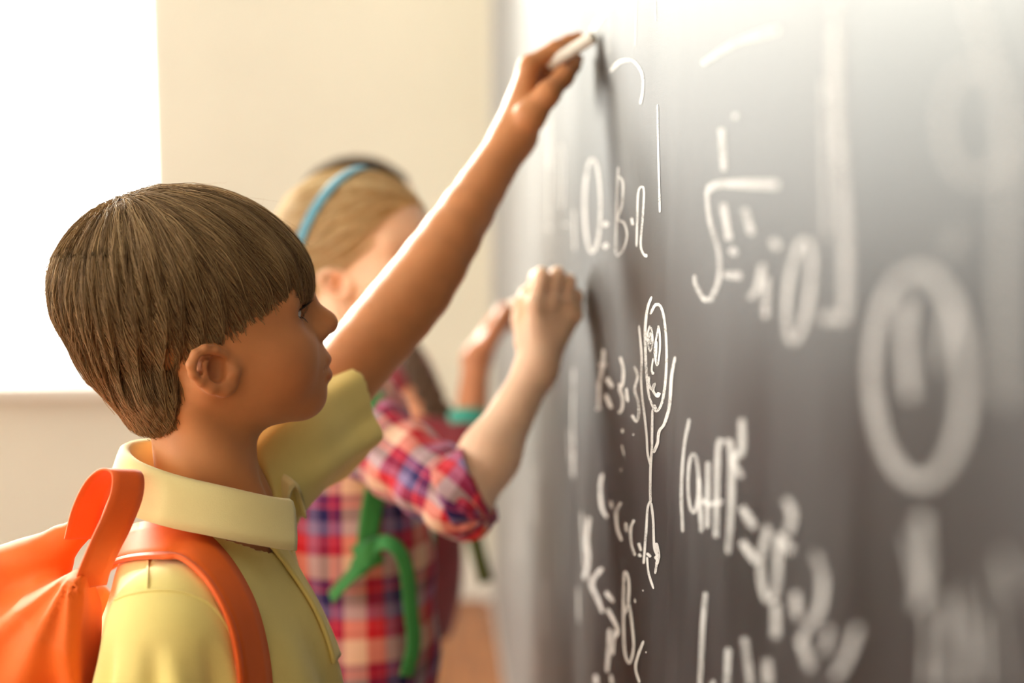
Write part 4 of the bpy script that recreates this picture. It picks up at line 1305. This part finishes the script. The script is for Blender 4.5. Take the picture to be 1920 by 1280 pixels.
# ------------------------------------------------------------------ the child behind
M_SKIN_T = m_skin('third_skin', lin(204, 134, 94))
M_HAIR_T = m_hair('dark_brown_hair', lin(66, 44, 24), lin(128, 92, 54))
M_HAIR_T_UNDER = m_simple('dark_hair_base', lin(78, 52, 30), 0.6, 0.2, 60)
M_MAROON = m_cloth('maroon_cotton', lin(122, 20, 34), 0.15, 700, 0.3)
M_TEAL = m_cloth('teal_cuff', lin(58, 160, 142), 0.06, 700, 0.3)
M_OLIVE = m_cloth('olive_webbing', lin(78, 84, 26), 0.08, 700, 0.3)
HT = Frame(P(684, 453, 2.42), 2, 0, 0, .98)
TB = Frame(P(728, 655, 2.42), 6)
third = empty('person', (TB.o[0], TB.o[1], 0), 'dark-haired child in maroon with a long braid, half hidden behind the others', 'person')
t_shR, t_shL = TB(.03, -.11, -.045), TB(0, .11, -.045)
t_elR, t_wrR = P(872, 905, 2.20), P(893, 672, 2.28)
th_m = [P(922, 604, 2.285), P(930, 602, 2.300), P(936, 606, 2.314), P(940, 614, 2.326)]
th_f = [[P(944, 578, 2.288), P(956, 578, 2.302), P(958, 592, 2.310)], [P(952, 576, 2.306), P(964, 578, 2.318), P(964, 594, 2.324)],
        [P(957, 584, 2.322), P(968, 588, 2.334), P(966, 602, 2.338)], [P(957, 598, 2.336), P(965, 602, 2.346), P(962, 614, 2.348)]]
th_t = [P(915, 640, 2.270), P(930, 612, 2.262), P(942, 590, 2.272), P(952, 576, 2.284)]
def third_skin(p):
    d = near(p, HT(0, 0, .045), .17, .03, lambda u: head_d(HT.loc(u)))
    d = smin(d, cap(p, HT(-.005, 0, -.005), TB(-.005, 0, 0), .042, .041), .018)
    d = smin(d, ell(TB.loc(p), (-.005, 0, -.14), (.066, .098, .13)), .03)
    d = smin(d, ell(TB.loc(p), (0, 0, -.33), (.066, .092, .16)), .03)
    d = smin(d, cap(p, TB(-.01, 0, -.03), t_shR, .032, .032), .03)
    d = smin(d, cap(p, TB(-.01, 0, -.03), t_shL, .032, .032), .03)
    d = smin(d, chain(p, [t_shR, t_elR], [.033, .028], .01), .02)
    d = smin(d, chain(p, [t_elR, t_elR * .65 + t_wrR * .35, t_wrR], [.0275, .0275, .0205], .02), .012)
    d = smin(d, chain(p, [t_shL, TB(0, .135, -.25), TB(.06, .13, -.43)], [.032, .027, .02], .01), .02)
    d = smin(d, cap(p, TB(.06, .13, -.43), TB(.085, .128, -.49), .02, .018), .012)
    for i in range(4):
        d = smin(d, chain(p, [TB(.07 + .01 * i, .128, -.49), TB(.075 + .01 * i, .126, -.52), TB(.07 + .009 * i, .118, -.545)], [.0082, .0075, .006], .003), .004)
    d = smin(d, near(p, P(930, 620, 2.30), .14, .03, lambda u: hand_d(u, t_wrR, .0205, th_m, th_f, [.0086, .0080, .0074, .0066], th_t, [.0130, .0108, .0090, .0076])), .014)
    return d
V, Q = sdf_mesh(third_skin, TB.o + A(-.28, -.35, -.6), np.maximum(P(975, 560, 2.36), TB(.1, .2, .34)) + .04, .004, 4)
me = np_mesh('body', V, Q); fattr(me, 'rosy', rosy_of(HT.loc(V)))
link('body', me, M_SKIN_T, third)
eyes(HT, third, (1, 0, 0))
Vh, Qh = sdf_mesh(g_hair, (-.16, -.11, -.08), (.13, .11, .18), .004)
hairt = link('hair', np_mesh('hair', HT.arr(Vh), Qh), M_HAIR_T_UNDER, third)
NT_ = 1800
st = Vh[g_cut(Vh) < -.001]; st = st[rng.choice(len(st), NT_)]
st = st - grad(g_outer, st) * g_outer(st)[:, None]
S = strands(g_outer, st, g_flow, lambda q: (q[:, 0] < -.105) | ((q[:, 2] < .0) & (q[:, 0] > -.03)), 10, .008, .0, .06, (6, 10))
Vs, Qs = tubes(S, np.linspace(1, .5, 10)[None] * (.0006 + .0004 * rng.random(NT_))[:, None])
me = np_mesh('hair_strands', HT.arr(Vs), Qs); fattr(me, 'tone', np.repeat(np.clip(.45 + .25 * rng.normal(size=NT_), 0, 1), 30))
link('hair_strands', me, M_HAIR_T, hairt, kind='stuff')
bp = catmull([HT(-.055, -.05, -.01), P(735, 610, 2.32), P(770, 672, 2.27), P(800, 730, 2.25), P(832, 795, 2.245), P(850, 860, 2.25), P(858, 910, 2.255)], 30)
def braid_d(p):
    d = None
    tn = np.gradient(bp, axis=0); tn /= np.linalg.norm(tn, axis=1)[:, None]
    for i in range(len(bp)):
        sd = np.cross(tn[i], A(.2, -1, 0)); sd /= np.linalg.norm(sd)
        r = .0165 * (1 if i < 26 else .7)
        s_ = 1 if i % 2 else -1
        e = cap(p, bp[i] + sd * s_ * .010 - tn[i] * .004, bp[i] - sd * s_ * .004 + tn[i] * .012, r * .8, r * .62)
        d = e if d is None else smin(d, e, .003)
    return d
V, Q = sdf_mesh(braid_d, bp.min(0) - .04, bp.max(0) + .04, .003, 4)
link('braid', np_mesh('braid', V, Q), M_HAIR_T_UNDER, hairt)
def t_top(p):
    q = TB.loc(p)
    d = ell(q, (0.01, 0, -.14), (.090, .114, .16))
    d = smin(d, ell(q, (.030, 0, -.33), (.098, .120, .24)), .05)
    d = smin(d, cap(p, TB(-.008, 0, -.032), t_shR, .046, .043), .04)
    d = smin(d, cap(p, TB(-.008, 0, -.032), t_shL, .046, .043), .04)
    d = d + np.clip((-q[:, 2] - .08) / .12, 0, 1) * .004 * np.sin(q[:, 1] * 70 + q[:, 2] * 12)
    d = smax(d, -cap(p, TB(.004, 0, .12), TB(.004, 0, -.05), .05, .044), .004)
    return np.maximum(d, -.50 - q[:, 2])
V, Q = sdf_mesh(t_top, TB.o + A(-.3, -.3, -.55), TB.o + A(.35, .3, .2), .005, 4, 1.8)
link('maroon_top', np_mesh('maroon_top', V, Q), M_MAROON, third)
cu = t_elR * .52 + t_wrR * .48
def t_sl(p):
    d = smin(cap(p, t_shR, t_elR, .045, .040), cap(p, t_elR, cu, .040, .034), .012)
    d = d + .0022 * np.sin(p[:, 2] * 110 + p[:, 0] * 60)
    d = np.maximum(d, -(d + .008))
    return np.maximum(d, np.where(p[:, 2] > t_elR[2], pl(p, cu, t_wrR - t_elR), -1))
V, Q = sdf_mesh(t_sl, np.minimum(t_shR, t_elR) - .08, np.maximum(np.maximum(t_shR, t_elR), cu) + .08, .004, 4, 1.8)
slt = link('sleeve', np_mesh('sleeve', V, Q), M_MAROON, third)
def t_cuff(p):
    ax = (t_wrR - t_elR) / np.linalg.norm(t_wrR - t_elR)
    v = p - cu
    o = np.linalg.norm(v - np.outer(v @ ax, ax), axis=1) - .0365
    d = np.maximum(o, -(o + .006))
    return smax(np.maximum(d, v @ ax - .012), -(v @ ax) - .014, .003)
V, Q = sdf_mesh(t_cuff, cu - .07, cu + .07, .003, 3, 1.6)
link('cuff', np_mesh('cuff', V, Q), M_TEAL, slt)
def t_slL(p):
    d = cap(p, t_shL, TB(0, .135, -.25), .043, .038)
    d = np.minimum(d, cap(p, TB(0, .135, -.25), TB(.05, .131, -.40), .038, .030))
    return d
V, Q = sdf_mesh(t_slL, TB.o + A(-.2, -.1, -.5), TB.o + A(.25, .3, .1), .005, 4)
link('sleeve', np_mesh('sleeve', V, Q), M_MAROON, third)
legs_and_shoes(third, TB, -.50, M_SKIRT, M_SHOE, M_SOLE, 0)
tp = empty('backpack', TB(-.17, 0, -.40), 'backpack with a dangling olive strap end on the child behind', 'backpack')
def tp_d(p):
    q = TB.loc(p)
    d = rbox(q, (-.160, 0, -.235), (.060, .110, .150), .055)
    return smax(d, q[:, 0] + .104, .012)
V, Q = sdf_mesh(tp_d, TB.o + A(-.36, -.28, -.45), TB.o + A(.1, .28, .04), .006, 4)
link('bag_body', np_mesh('bag_body', V, Q), M_OLIVE, tp)
pocket(tp, TB, (-.220, 0, -.30), (.024, .080, .065), M_OLIVE)
ribbon('shoulder_strap', [TB(-.10, -.07, -.12), TB(-.05, -.075, -.01), TB(.01, -.08, .005), TB(.07, -.08, -.06), TB(.108, -.075, -.16), TB(.122, -.07, -.25), P(880, 975, 2.26)], TB.R[1], .030, .003, M_OLIVE, tp, 40)
ribbon('strap_tail', [P(878, 960, 2.255), P(888, 1000, 2.25), P(899, 1045, 2.25), P(911, 1092, 2.25)], A(1, .3, .2), .024, .0025, M_OLIVE, tp, 20)
